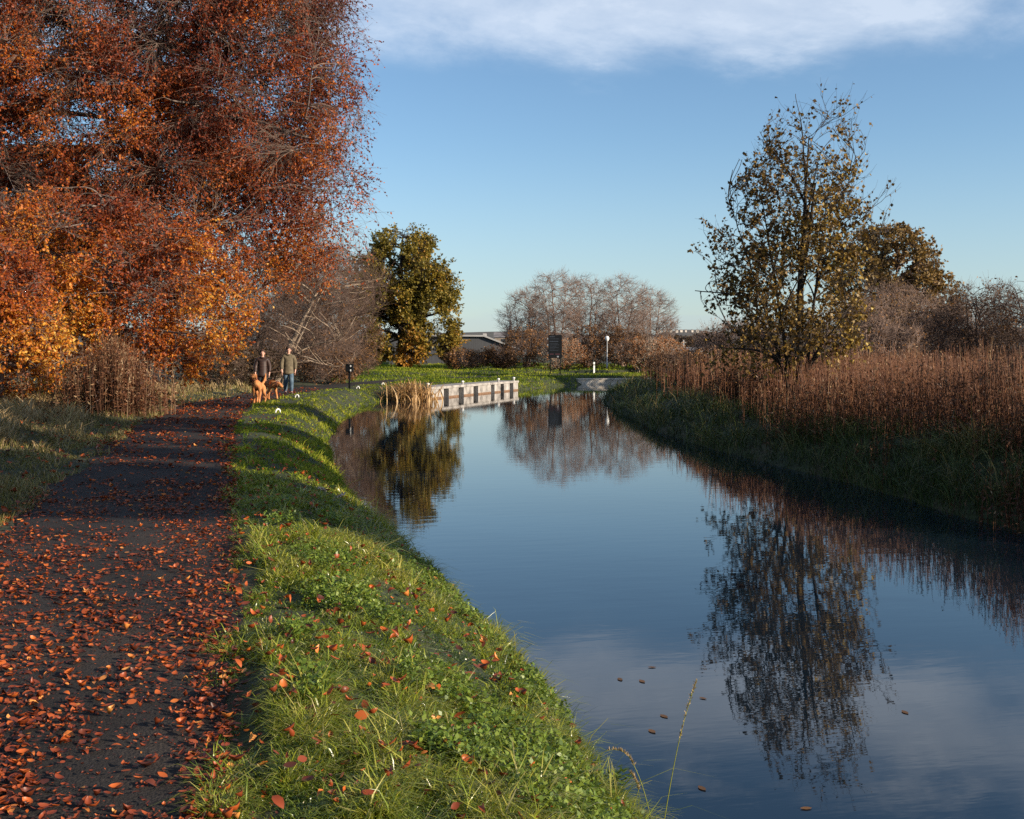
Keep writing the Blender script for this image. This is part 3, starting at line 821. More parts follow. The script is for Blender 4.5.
# reeds at the left of the landing stage
c0 = gp(410, 400.6)
n = 560
x = c0[0] + rng.normal(0, .45, n) * CS + rng.normal(0, .3, n) * SN; y = c0[1] - rng.normal(0, .3, n) * SN + rng.normal(0, .7, n) * CS
bl = blades(x, y, np.full(n, -.02), rng.uniform(.4, 1.1, n), rng.uniform(.03, .06, n), rng.uniform(.1, 1.2, n), np.clip(rng.normal(.6, .25, n), 0, 1))
tag(build('reed_clump', [(bl[0], bl[1], 0, bl[2])], [REED]), 'tawny dead reed clump in the water left of the landing stage', 'reeds', kind='stuff')

# broad-leaved herbs in the bank
x, y, D = frustum_pts(20000, 250, 690, 3.8, 11)
z, d, po, top = hz(x, y, True)
cl = noise3(np.stack([x, y, x * 0 + 6], -1), .55)
k = (d > -.03) & (top < .55) & (po < -.25) & (cl + (.6 - d) * .8 > .35)
x, y, z, D = x[k], y[k], z[k], D[k]
n = len(x); m_ = 7
P = np.repeat(np.stack([x, y, z + rng.uniform(.02, .10, n)], -1), m_, 0) + rng.normal(0, .014, (n * m_, 3))
aa = rng.uniform(0, 6.283, n * m_); el = rng.uniform(-.2, 1.0, n * m_)
d_ = np.stack([np.cos(aa) * np.cos(el), np.sin(aa) * np.cos(el), np.sin(el)], -1)
sd = nrm(np.cross(d_, nrm(np.array([0, 0, 1.]) + rng.normal(0, .5, (n * m_, 3)))))
L = rng.uniform(.015, .034, n * m_)
V, f = rhombs(P, d_, sd, L, L * .65, -.1)
tag(build('bank_herbs', [(V, [f], 0, np.repeat(np.clip(rng.normal(.5, .22, n * m_), 0, 1), 4))], [HERB]), 'fine leaved yellow green herbs mixed in the bank grass', 'herbs', kind='stuff')


def curled(P, yaw, L, W, tilt, curl):
    """beech leaves: pointed oval, midrib, curled along and across"""
    n = len(P)
    fx = np.stack([np.cos(yaw), np.sin(yaw), np.zeros(n)], -1); fy = np.stack([-np.sin(yaw), np.cos(yaw), np.zeros(n)], -1)
    nz = nrm(np.array([0, 0, 1.]) + rng.normal(0, 1, (n, 3)) * tilt[:, None])
    fx = nrm(fx - nz * (fx * nz).sum(1, keepdims=True)); fy = np.cross(nz, fx)
    rows = [(0, 0), (.22, .75), (.55, 1.0), (.82, .6), (1.0, 0)]
    V = []
    for t, wv_ in rows:
        zc = (t - .5) ** 2 * 4 * curl * L * .3
        c = P + fx * ((t - .5) * L)[:, None] + nz * zc[:, None]
        if wv_ == 0: V.append(c[:, None])
        else:
            e = (wv_ * W * .5)
            up = (np.abs(curl) * e * .7)
            V.append(np.stack([c - fy * e[:, None] + nz * up[:, None], c, c + fy * e[:, None] + nz * up[:, None]], 1))
    V = np.concatenate(V, 1)      # n, 11, 3
    o = np.arange(n)[:, None] * 11
    t = np.concatenate([o + [0, 2, 1], o + [0, 3, 2], o + [7, 8, 10], o + [8, 9, 10]])
    q = np.concatenate([o + [1, 2, 5, 4], o + [2, 3, 6, 5], o + [4, 5, 8, 7], o + [5, 6, 9, 8]])
    return V.reshape(-1, 3), [t, q]


def litter(x, y, z, size, tilt, mean=.42):
    n = len(x)
    L = size * rng.uniform(.45, 1.35, n)
    V, f = curled(np.stack([x, y, z], -1), rng.uniform(0, 6.283, n), L, L * rng.uniform(.34, .74, n), np.full(n, tilt), rng.normal(.4, .9, n))
    return V, f, 0, np.repeat(np.clip(rng.normal(mean, .24, n), 0, 1), 11)


lp = []
for n, px0, px1, D0, D1 in [(34000, -620, 330, 3.4, 13), (40000, -250, 330, 11, 46)]:
    x, y, D = frustum_pts(n, px0, px1, D0, D1, 1.0 if D0 < 5 else .6)
    z, d, po, top = hz(x, y, True)
    pat = noise3(np.stack([x, y, x * 0 + 1], -1), .3) + .7 * noise3(np.stack([x, y, x * 0 + 1], -1), 1.9)
    pr = np.clip(.5 + .27 * pat, .12, 1) * np.where(D0 > 5, .8, 1)
    k = (po > .0) & (po < 2.15) & (top < .55) & (rng.uniform(0, 1, len(x)) < pr)
    k |= (top < .55) & (np.abs(po - .08) < .1) & (rng.uniform(0, 1, len(x)) < .75)
    x, y, z, D = x[k], y[k], z[k], D[k]
    sz = .042 * np.clip(D / 11, 1, 1.8)
    lp.append(litter(x, y, z + .03 + .02 * np.sin(np.clip(po[k] / 2, 0, 1) * 3.14), sz, .2))
    kk = rng.integers(0, len(x), len(x) * 3 // 2)
    lp.append(litter(x[kk] + rng.normal(0, .12, len(kk)), y[kk] + rng.normal(0, .12, len(kk)), z[kk] + .024 + .02 * np.sin(np.clip(po[k][kk] / 2, 0, 1) * 3.14), sz[kk] * .42, .15, .22))
tag(build('path_leaves', lp, [LITTER]), 'curled copper and orange beech leaves strewn over the towpath', 'leaves', kind='stuff')
lp = []
x, y, D = frustum_pts(8500, 200, 680, 3.6, 26, .7)
z, d, po, top = hz(x, y, True)
k = (top < .55) & (d > 0) & (po < 0) & (rng.uniform(0, 1, len(x)) < np.clip(.55 + po * .14, .22, 1))
lp.append(litter(x[k], y[k], z[k] + rng.uniform(.02, .1, k.sum()), np.full(k.sum(), .05), .42))
x, y, D = frustum_pts(5200, -400, 260, 8, 34, .7)
z, d, po, top = hz(x, y, True)
k = (top < .55) & (po > 2.05) & (po < 6) & (rng.uniform(0, 1, len(x)) < .5)
lp.append(litter(x[k], y[k], z[k] + .06, np.full(k.sum(), .07), .5))
tag(build('grass_leaves', lp, [LITTER]), 'scattered copper leaves caught in the grass on both sides of the towpath', 'leaves', kind='stuff')

# leaves floating on the water: countable, one object each
fl = [(652, 667), (620, 679), (642, 681), (664, 716), (703, 698), (652, 731), (702, 788), (905, 712), (806, 808)]
for px, py in fl:
    p = gp(px, py, .004)
    L = rng.uniform(.045, .07)
    V, f = curled(np.zeros((1, 3)), np.array([rng.uniform(0, 6.28)]), np.array([L]), np.array([L * .5]), np.array([.02]), np.array([rng.uniform(.0, .06)]))
    o = build('floating_leaf', [(V, f, 0, rng.uniform(.3, .6))], [L_BROWN], loc=(p[0], p[1], .004))
    tag(o, 'small pinkish brown leaf floating on the canal', 'leaf', 'leaves floating on the canal')

# ------------------------------------------------------------------ landing stage, wall
def oriented(name, A, B, parent_label, cat):
    d = B - A
    return d, math.atan2(d[1], d[0]), float(np.linalg.norm(d))


d_, rz, LEN = oriented('landing', landA, landB, None, None)
stage = tag(empty('landing_stage', (landA[0], landA[1], 0), rz), 'pale concrete landing stage with six dark square recesses along its face', 'landing stage')
TOPZ = .53
vl = landA / np.linalg.norm(landA)
kx = (vl @ np.array([math.cos(rz), math.sin(rz)])) / (vl @ np.array([-math.sin(rz), math.cos(rz)])) + .05


def prism(bm, pts, z0, z1):
    lo = [bm.verts.new((*p_, z0)) for p_ in pts]; hi = [bm.verts.new((*p_, z1)) for p_ in pts]
    n_ = len(pts)
    bm.faces.new(lo[::-1]); bm.faces.new(hi)
    for i_ in range(n_): bm.faces.new([lo[i_], lo[(i_ + 1) % n_], hi[(i_ + 1) % n_], hi[i_]])


DEP = 1.1
rec = [(.13, .18), (.28, .335), (.44, .495), (.645, .69), (.765, .81), (.885, .935)]
edges_ = [0]
for a, b_ in rec: edges_ += [a, b_]
edges_ += [1]
bm = bmesh.new()
for i_ in range(0, len(edges_), 2):
    x0_, x1_ = edges_[i_] * LEN, edges_[i_ + 1] * LEN
    prism(bm, [(x0_, 0), (x1_, 0), (x1_, .3), (x0_ + (.3 * kx if i_ == 0 else 0), .3)], -.7, TOPZ - .12)
bm_obj('facing', bm, CONCRETE, stage)
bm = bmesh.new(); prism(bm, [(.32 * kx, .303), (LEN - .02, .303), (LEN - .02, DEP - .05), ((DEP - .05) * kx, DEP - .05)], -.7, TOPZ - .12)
bm_obj('core', bm, RECESS_SHADE, stage)
bm = bmesh.new(); prism(bm, [(-.04, -.04), (LEN * .63, -.04), (LEN * .63, DEP), (DEP * kx - .04, DEP)], TOPZ - .116, TOPZ)
bm_box(bm, LEN * .634, LEN + .04, -.04, DEP, TOPZ - .117, TOPZ - .01)
bm_obj('deck', bm, CONCRETE, stage, bevel=.012)
for i_ in range(0, len(edges_), 2):
    bm = bmesh.new(); bm_box(bm, edges_[i_] * LEN + .005, edges_[i_ + 1] * LEN - .005, -.006, .0, -.05, .07)
    bm_obj('waterline_stain', bm, WETLINE, stage)
rv = gp(398, 399) - landA
rl = float(np.linalg.norm(rv)); ra = math.atan2(rv[1], rv[0]) - rz
bm = bmesh.new(); bm_box(bm, .05, rl, -.32, 0, -.7, TOPZ - .1)
ro = bm_obj('return_wall', bm, CONC_SHADE, stage, loc=(.9 * kx, .9, 0)); ro.rotation_euler = (0, 0, ra)
for f_, lab in [(.015, 'small white topped bollard on the near corner of the landing stage'), (.36, 'small white topped bollard between second and third recess of the landing stage'),
                (.78, 'small white topped bollard over the fifth recess of the landing stage'), (.985, 'small white topped bollard at the far end of the landing stage')]:
    p = landA + d_ * f_ + np.array([-math.sin(rz), math.cos(rz)]) * .18
    v, q_ = lathe([(0, 0), (.05, 0), (.05, .11), (.075, .115), (.08, .15), (.045, .18), (0, .185)], 10)
    tag(build('mooring_bollard', [(v, [q_], 0, None)], [WHITEPAINT], loc=(p[0], p[1], TOPZ - .012)), lab, 'bollard', 'bollards on the landing stage')

WALLST = noisemat('pale_canal_stone', [(0.3, (.26, .22, .18)), (0.5, (.42, .37, .31)), (0.7, (.55, .49, .42))], 2.5, bump=.3)
d_, rz, LEN = oriented('wall', wallA - (wallB - wallA) * .05, wallB + (wallB - wallA) * 1.2, None, None)
wroot = tag(empty('canal_wall', (*(wallA - (wallB - wallA) * .05), 0), rz), 'low pale stone canal wall along the far bend', 'wall')
bm = bmesh.new()
k_ = 0
xx = 0.0
while xx < LEN:
    w_ = rng.uniform(1.1, 1.7)
    bm_box(bm, xx, min(xx + w_ - .02, LEN), -.03, .35, -.7, .28)
    xx += w_
bm_obj('facing', bm, WALLST, wroot)
bm = bmesh.new(); bm_box(bm, -.02, LEN, -.07, .42, .282, .38)
bm_obj('coping', bm, WALLST, wroot, bevel=.015)

# ------------------------------------------------------------------ black notice board
p = at(555, 76); g = gz(p)
sroot = tag(empty('notice_board', (p[0], p[1], g), -PSI), 'tall black notice board on two black posts beside the far bend', 'sign')
z0, z1 = zat(358, 76) - g, zat(335, 76) - g
for sx in (-.33, .36):
    v, q_ = lathe([(0, -.3), (.04, -.3), (.04, z1 - .04), (0, z1 - .03)], 8); v[:, 0] += sx; v[:, 1] += .07
    build('post', [(v, [q_], 0, None)], [BLACKPAINT], sroot)
bm = bmesh.new(); bm_box(bm, -.46, .48, -.03, .03, z0, z1)
bm_obj('panel', bm, BLACKPAINT, sroot, bevel=.01)
bm = bmesh.new()
h_ = z1 - z0
for yy, x0_, x1_, t_ in [(.94, -.38, -.02, .05), (.84, -.38, .26, .03), (.74, -.38, .22, .055), (.64, -.38, .2, .022), (.58, -.38, .28, .022), (.52, -.38, .1, .022), (.46, -.38, .24, .022), (.40, -.38, .0, .022), (.34, -.38, .26, .022)]:
    bm = bmesh.new()
    xs = x0_
    while xs < x1_:
        ww = min(rng.uniform(.05, .14), x1_ - xs)
        bm_box(bm, xs, xs + ww, -.036, -.0315, z0 + yy * h_ - t_, z0 + yy * h_)
        xs += ww + .012
    bm_obj('text_line', bm, SIGNTEXT, sroot)
for x0_, x1_ in ((-.36, -.1), (.02, .34)):
    bm = bmesh.new(); bm_box(bm, x0_, x1_, -.036, -.0315, z0 + .15 * h_, z0 + .19 * h_)
    bm_obj('red_text_line', bm, SIGNRED, sroot)
bm = bmesh.new(); bm_box(bm, .14, .26, -.036, -.0315, z0 + .03 * h_, z0 + .09 * h_)
bm_obj('emblem', bm, GREYMETAL, sroot)
for zz in (.84, .57):
    bm = bmesh.new(); bm_box(bm, -.54, -.462, -.02, .02, z0 + zz * h_ - .07, z0 + zz * h_ + .05)
    bm_obj('bracket', bm, GREYMETAL, sroot, bevel=.008)

# ------------------------------------------------------------------ dog waste bin on a post
p = gp(349.5, 388, .5); g = gz(p); D_ = p @ np.array([SN, CS])
broot = tag(empty('waste_bin', (p[0], p[1], g), -.3), 'small black waste bin on a black post at the path edge', 'waste bin')
hb = zat(364, D_) - g
bm = bmesh.new(); bm_box(bm, -.04, .04, -.04, .04, -.2, hb - .33)
bm_obj('post', bm, BLACKPAINT, broot, bevel=.008)
bm = bmesh.new(); bm_box(bm, -.16, .16, -.12, .12, hb - .33, hb - .035)
bm_obj('box', bm, BLACKPAINT, broot, bevel=.02)
bm = bmesh.new(); bm_box(bm, -.175, .175, -.135, .135, hb - .034, hb + .0)
bm_obj('lid', bm, BLACKPAINT, broot, bevel=.012)
for za, zb_ in ((.12, .05), (.31, .23)):
    bm = bmesh.new(); bm_box(bm, .05, .10, -.126, -.1205, hb - za, hb - zb_)
    bm_obj('sticker', bm, WHITEPAINT, broot)

# white mooring hoops in the bank
for px, py, lab in [(278, 414, 'white mooring hoop in the grass nearest to the dogs'), (297, 400, 'white mooring hoop in the grass just below the walking man'),
                    (358, 387.5, 'white mooring hoop just right of the black bin post'), (383, 384.5, 'white mooring hoop behind the tawny reed clump')]:
    p = gp(px, py, .5); g = gz(p)
    t_ = np.linspace(0, np.pi, 12)
    P = np.stack([np.cos(t_) * .065, np.zeros(12), -.03 + np.sin(t_) * .11], -1)[None]
    V, q_ = tubes(P, np.full((1, 12), .02), 8)
    tag(build('mooring_hoop', [(V, [q_], 0, None)], [WHITEPAINT], loc=(p[0], p[1], g + .02)), lab, 'mooring hoop', 'white mooring hoops along the bank').rotation_euler = (0, 0, rng.uniform(-.4, .4))

# lamp post
p = at(607, 82); g = gz(p)
lr = tag(empty('street_lamp', (p[0], p[1], g)), 'slim grey lamp post with a white globe in front of the bare trees', 'street lamp')
ht = zat(336, 82) - g
v, q_ = lathe([(0, -.3), (.075, -.3), (.075, .5), (.05, .55), (.042, ht - .42), (.05, ht - .4), (0, ht - .39)], 10)
build('pole', [(v, [q_], 0, None)], [GREYMETAL], lr)
v, q_ = lathe([(0, -.4), (.06, -.4), (.10, -.36), (.15, -.25), (.165, -.16), (.13, -.05), (.05, -.005), (0, 0)], 14); v[:, 2] += ht
build('globe', [(v, [q_], 0, None)], [WHITEPAINT], lr)
p = at(594, 78); g = gz(p)
mr = tag(empty('marker_post', (p[0], p[1], g)), 'short white banded marker post left of the lamp post', 'marker post')
ht = zat(362, 78) - g
bm = bmesh.new(); bm_box(bm, -.06, .06, -.03, .03, -.2, ht); bm_obj('post', bm, WHITEPAINT, mr, bevel=.01)
bm = bmesh.new(); bm_box(bm, -.064, .064, -.034, .034, ht - .24, ht - .17); bm_obj('band', bm, BLACKPAINT, mr)

# ------------------------------------------------------------------ warehouse, town, hills
ROOFG = noisemat('grey_sheet_cladding', [(0.3, (.055, .056, .060)), (0.7, (.078, .079, .084))], 1.2, stretch=(8, 1, 1))
EAVE = noisemat('pale_roof_sheet', [(0.3, (.30, .29, .28)), (0.7, (.38, .37, .36))], 2)
STONE = noisemat('sandstone', [(0.3, (.19, .15, .12)), (0.7, (.30, .24, .19))], 1.5)
DARKSTONE = noisemat('sooty_stone', [(0.3, (.06, .055, .055)), (0.7, (.10, .09, .09))], 1)
RENDER = noisemat('cream_render', [(0.3, (.58, .50, .42)), (0.7, (.72, .64, .55))], .6)
SLATE = noisemat('slate_roof', [(0.3, (.10, .095, .10)), (0.7, (.19, .175, .175))], .8)
TILE = noisemat('red_tile_roof', [(0.3, (.22, .11, .075)), (0.7, (.32, .17, .11))], .8)
WIN = noisemat('dark_window', [(0.3, (.02, .024, .03)), (0.7, (.04, .045, .05))], 1, rough=.15)

Dw = 108
p = at(486, Dw); g = gz(p)
wr = tag(empty('warehouse', (p[0], p[1], g), -PSI), 'low dark grey warehouse with a pale roof edge right of the oak', 'warehouse')
zt = zat(335.5, Dw) - g; zl = zat(346, Dw) - g
prof = [(-9.5, -.2), (2.6, -.2), (2.6, zl - .25), (-.2, zt - .12), (-9.5, zt - .05)]
bm = bmesh.new()
fr = [bm.verts.new((x_, 0, z_)) for x_, z_ in prof]; bk = [bm.verts.new((x_, 14, z_)) for x_, z_ in prof]
bm.faces.new(fr); bm.faces.new(bk[::-1])
for i_ in range(5): bm.faces.new([fr[i_], bk[i_], bk[(i_ + 1) % 5], fr[(i_ + 1) % 5]])
bmesh.ops.recalc_face_normals(bm, faces=bm.faces)
bm_obj('wall', bm, ROOFG, wr)
rp = [(2.9, zl - .28), (-.2, zt - .115), (-9.8, zt - .045)]
bm = bmesh.new()
vv = []
for x_, z_ in rp:
    vv.append([bm.verts.new((x_, -.25, z_)), bm.verts.new((x_, 14.2, z_)), bm.verts.new((x_, 14.2, z_ + .16)), bm.verts.new((x_, -.25, z_ + .16))])
for a_, b_ in ((0, 1), (1, 2)):
    for k_ in range(4): bm.faces.new([vv[a_][k_], vv[a_][(k_ + 1) % 4], vv[b_][(k_ + 1) % 4], vv[b_][k_]])
bm.faces.new(vv[0]); bm.faces.new(vv[2][::-1])
bmesh.ops.recalc_face_normals(bm, faces=bm.faces)
bm_obj('roof', bm, EAVE, wr)
bm = bmesh.new(); bm_box(bm, -.35, .05, .6, 1.0, zt - .1, zt + .22)
bm_obj('vent', bm, EAVE, wr, bevel=.03)


def house(name, label, pos, rz, w, dp, h, rh, wallm, roofm, group=None, chim=True):
    r_ = tag(empty(name, pos, rz), label, 'house', group)
    bm = bmesh.new(); bm_box(bm, -w / 2, w / 2, 0, dp, -3, h); 
    bm_obj('wall', bm, wallm, r_)
    bm = bmesh.new()
    o = .3
    a_ = [bm.verts.new(c) for c in ((-w / 2 - o, -o, h + .003), (w / 2 + o, -o, h + .003), (w / 2 + o, dp + o, h + .003), (-w / 2 - o, dp + o, h + .003), (-w / 2 - o, dp / 2, h + rh), (w / 2 + o, dp / 2, h + rh))]
    for f_ in ((0, 1, 5, 4), (2, 3, 4, 5), (1, 2, 5), (3, 0, 4), (3, 2, 1, 0)): bm.faces.new([a_[i_] for i_ in f_])
    rf = bm_obj('roof', bm, roofm, r_)
    if chim:
        bm = bmesh.new(); bm_box(bm, w / 2 - 1.3, w / 2 - .5, dp / 2 - .5, dp / 2 + .5, h + rh * .5, h + rh + 1.1)
        bm_obj('chimney', bm, DARKSTONE, rf)
    for xx in ((-.28, .22) if w > 6 else (0,)):
        bm = bmesh.new(); bm_box(bm, xx * w - .6, xx * w + .6, -.05, .05, h - 1.7, h - .5)
        bm_obj('window', bm, WIN, r_)
    return r_


# hills: rolling ridge to the north
HILL, nt, b = newmat('far_hillside')
tc = N(nt, 'ShaderNodeTexCoord'); n1 = N(nt, 'ShaderNodeTexNoise'); n1.inputs['Scale'].default_value = .02; n1.inputs['Detail'].default_value = 9
nt.links.new(tc.outputs['Object'], n1.inputs[0])
r1 = ramp(nt, [(.35, (.03, .028, .022)), (.55, (.065, .052, .04)), (.7, (.085, .085, .045))], n1.outputs[0])
nt.links.new(r1.outputs[0], b.inputs['Base Color']); b.inputs['Roughness'].default_value = 1
Dh = np.linspace(700, 3600, 40); pxs = np.linspace(-900, 1900, 180)
HV = np.zeros((40, 180, 3))


def hillz(px, D):
    base = 12 * np.clip((D - 700) / 600, 0, 1) ** 1.5
    ridge = (44 + 16 * np.exp(-((px - 684) / 26) ** 2) + 7 * np.sin(px / 140.) + 5 * np.sin(px / 37.)) * np.clip((D - 1500) / 1500, 0, 1) ** 1.3
    drop = np.clip((D - 3050) / 500, 0, 1) * 30
    return base * (px > 0) + ridge - drop


for a_ in range(40):
    for c_ in range(180):
        P_ = at(pxs[c_], Dh[a_]); HV[a_, c_] = (P_[0], P_[1], .9 + hillz(pxs[c_], Dh[a_]) + (-3 if a_ == 0 else 0))
k = np.arange(39)[:, None] * 180; s = np.arange(179)[None]
q = np.stack([k + s, k + s + 1, k + 180 + s + 1, k + 180 + s], -1).reshape(-1, 4)
tag(build('hills', [(HV.reshape(-1, 3), [q[:, ::-1]], 0, None)], [HILL]), kind='structure')

for i_, px in enumerate([660, 664, 667.3, 671, 677, 681.5, 686, 692.5, 697.5]):
    P_ = at(px, 2700)
    w_ = [7, 5, 5, 5.5, 6, 5.5, 4, 4.5, 4.5][i_]
    zt = zat(329.6, 2700)
    house('hillside_house', 'tiny sunlit pale house in the row along the distant ridge', (P_[0], P_[1], zt - 5.5), -PSI + rng.uniform(-.1, .1), w_, 7, 5, 1.2, RENDER, SLATE, 'houses on the distant ridge', chim=False)
lows = [(664, 346.5, 9, TILE, 'red roofed house at the left end of the valley row'), (673, 347, 10, SLATE, 'slate roofed house second from the left in the valley row'),
        (679, 347.3, 8, SLATE, 'slate roofed house just left of the pale pole'), (691, 347, 10, SLATE, 'broad pale roofed house right of the pale pole'),
        (697, 348, 5, TILE, 'narrow red roofed house right of the pale pole'), (705, 347, 9, SLATE, 'slate roofed house at the right end of the valley row')]
for px, py, w_, rm, lab in lows:
    P_ = at(px, 640); zt = zat(py, 640)
    house('valley_house', lab, (P_[0], P_[1], zt - 5.6), -PSI + rng.uniform(-.5, .5), w_ * .62, 6, 3.6, 2.0, RENDER if rng.uniform() < .6 else STONE, rm, 'houses in the valley')
# distant tree belt on the valley side
for i_, (px, D, w_, h_) in enumerate([(662, 900, 14, 12), (674, 960, 16, 13), (688, 900, 15, 12), (702, 940, 16, 14), (716, 900, 15, 13), (446, 420, 6, 7), (474, 460, 6, 5)]):
    P_ = at(px, D)
    tree('distant_tree', ['dark bare wood clump left in the valley below the ridge', 'dark bare wood clump above the slate roofed houses', 'dark bare wood clump above the pale pole',
                          'dark bare wood clump right of the pale pole', 'dark bare wood clump behind the maple leaves', 'far brown tree peeping over the warehouse beside the oak', 'far brown tree peeping over the middle of the warehouse roof'][i_],
         'tree', P_, [(0, 0, h_ * .5, w_ * .7, w_ * .5, h_ * .5)], 200 + i_, [(0, 0, .3, 0, h_ * .8, .4, .1)], n=(12, 60, 260), m=3, twig=1.6, leaves=4, leaf=(1.3, .8), lmat=L_DARK if i_ < 5 else L_BROWN,
         bark=BARK_TWIG, group='far trees towards the town', gap=-1.2, twig_r=.05, rmax=(.2, .1, .06), rtip=.05, base_z=.9 + float(hillz(px, D)) if D > 700 else None, sides=(4, 3, 3))

# church spire and chimneyed house
P_ = at(510.5, 820)
cr = tag(empty('church', (P_[0], P_[1], 0), -PSI), 'distant dark church tower with a thin pointed spire', 'church')
bm = bmesh.new(); bm_box(bm, -2.4, 2.4, -2.4, 2.4, -1, 16); bm_obj('tower', bm, DARKSTONE, cr)
v, q_ = lathe([(2.5, 16.003), (1.7, 17.2), (.08, zat(317.5, 820)), (0, zat(317.4, 820))], 8); build('spire', [(v, [q_], 0, None)], [DARKSTONE], cr, smooth=False)
bm = bmesh.new(); bm_box(bm, 2.45, 15, -3.5, 3.5, -1, 8)
bm_obj('nave', bm, DARKSTONE, cr)
P_ = at(503, 330)
house('brick_house', 'far brown house with a dark chimney left of the church spire', (P_[0], P_[1], zat(333, 330) - 5.5), -PSI, 5, 6, 4.2, 1.6, STONE, SLATE)
# pale pole in the valley
P_ = at(683.6, 380)
pr_ = tag(empty('utility_pole', (P_[0], P_[1], 0), -PSI), 'pale utility pole with a crossarm in front of the valley houses', 'utility pole')
zt = zat(340, 380)
v, q_ = lathe([(0, 0), (.3, 0), (.2, zt), (0, zt + .1)], 8); build('pole', [(v, [q_], 0, None)], [EAVE], pr_)
bm = bmesh.new(); bm_box(bm, -.9, .9, -.32, -.205, zt - .9, zt - .7); bm_obj('crossarm', bm, EAVE, pr_)

# ------------------------------------------------------------------ people and dogs


def skin(name, joints, edges, mat, parent, root, sub=2):
    """continuous body grown from a joint skeleton; joints: name -> (x,y,z,r) or (x,y,z,rx,ry)"""
    names = list(joints)
    me = bpy.data.meshes.new(name)
    me.from_pydata([joints[n][:3] for n in names], [(names.index(a), names.index(b)) for a, b in edges], [])
    o = bpy.data.objects.new(name, me); COL.objects.link(o)
    mo = o.modifiers.new('s', 'SKIN'); mo.use_smooth_shade = True; mo.branch_smoothing = .4
    for n, sv in zip(names, me.skin_vertices[0].data):
        j = joints[n]; sv.radius = (j[3], j[4] if len(j) > 4 else j[3]); sv.use_root = (n == root)
    su = o.modifiers.new('u', 'SUBSURF'); su.levels = sub; su.render_levels = sub
    dg = bpy.context.evaluated_depsgraph_get()
    m2 = bpy.data.meshes.new_from_object(o.evaluated_get(dg))
    bpy.data.objects.remove(o); bpy.data.meshes.remove(me)
    m2.materials.clear(); m2.materials.append(mat)
    for p_ in m2.polygons: p_.use_smooth = True
    m2.name = name
    return link(name, m2, parent)


def ball(c, r, n=14, m_=10):
    t = np.linspace(0, np.pi, m_)
    v, q_ = lathe(np.stack([np.sin(t), -np.cos(t)], -1), n)
    return v * np.asarray(r) + np.asarray(c), [q_]


SKINM = noisemat('skin', [(0.3, (.50, .27, .20)), (0.7, (.58, .33, .25))], 20, rough=.55)
HAIRM = noisemat('dark_hair', [(0.3, (.03, .016, .012)), (0.7, (.06, .03, .02))], 40)
CAPM = noisemat('dark_cap', [(0.3, (.035, .022, .018)), (0.7, (.06, .04, .03))], 40)
JBROWN = noisemat('dark_brown_quilting', [(0.3, (.020, .011, .009)), (0.7, (.05, .027, .022))], 3, rough=.5, stretch=(1, 1, 9))
JGREEN = noisemat('khaki_cloth', [(0.3, (.07, .055, .034)), (0.7, (.14, .112, .07))], 12)
JEANS = noisemat('blue_denim', [(0.3, (.03, .055, .085)), (0.7, (.10, .15, .20))], 9)
BLACKC = noisemat('black_cloth', [(0.3, (.010, .011, .014)), (0.7, (.024, .025, .03))], 20)
SHOE = noisemat('dark_leather', [(0.3, (.03, .022, .018)), (0.7, (.06, .05, .04))], 20, rough=.5)
SHOEL = noisemat('pale_toe', [(0.3, (.30, .25, .22)), (0.7, (.45, .4, .36))], 20)


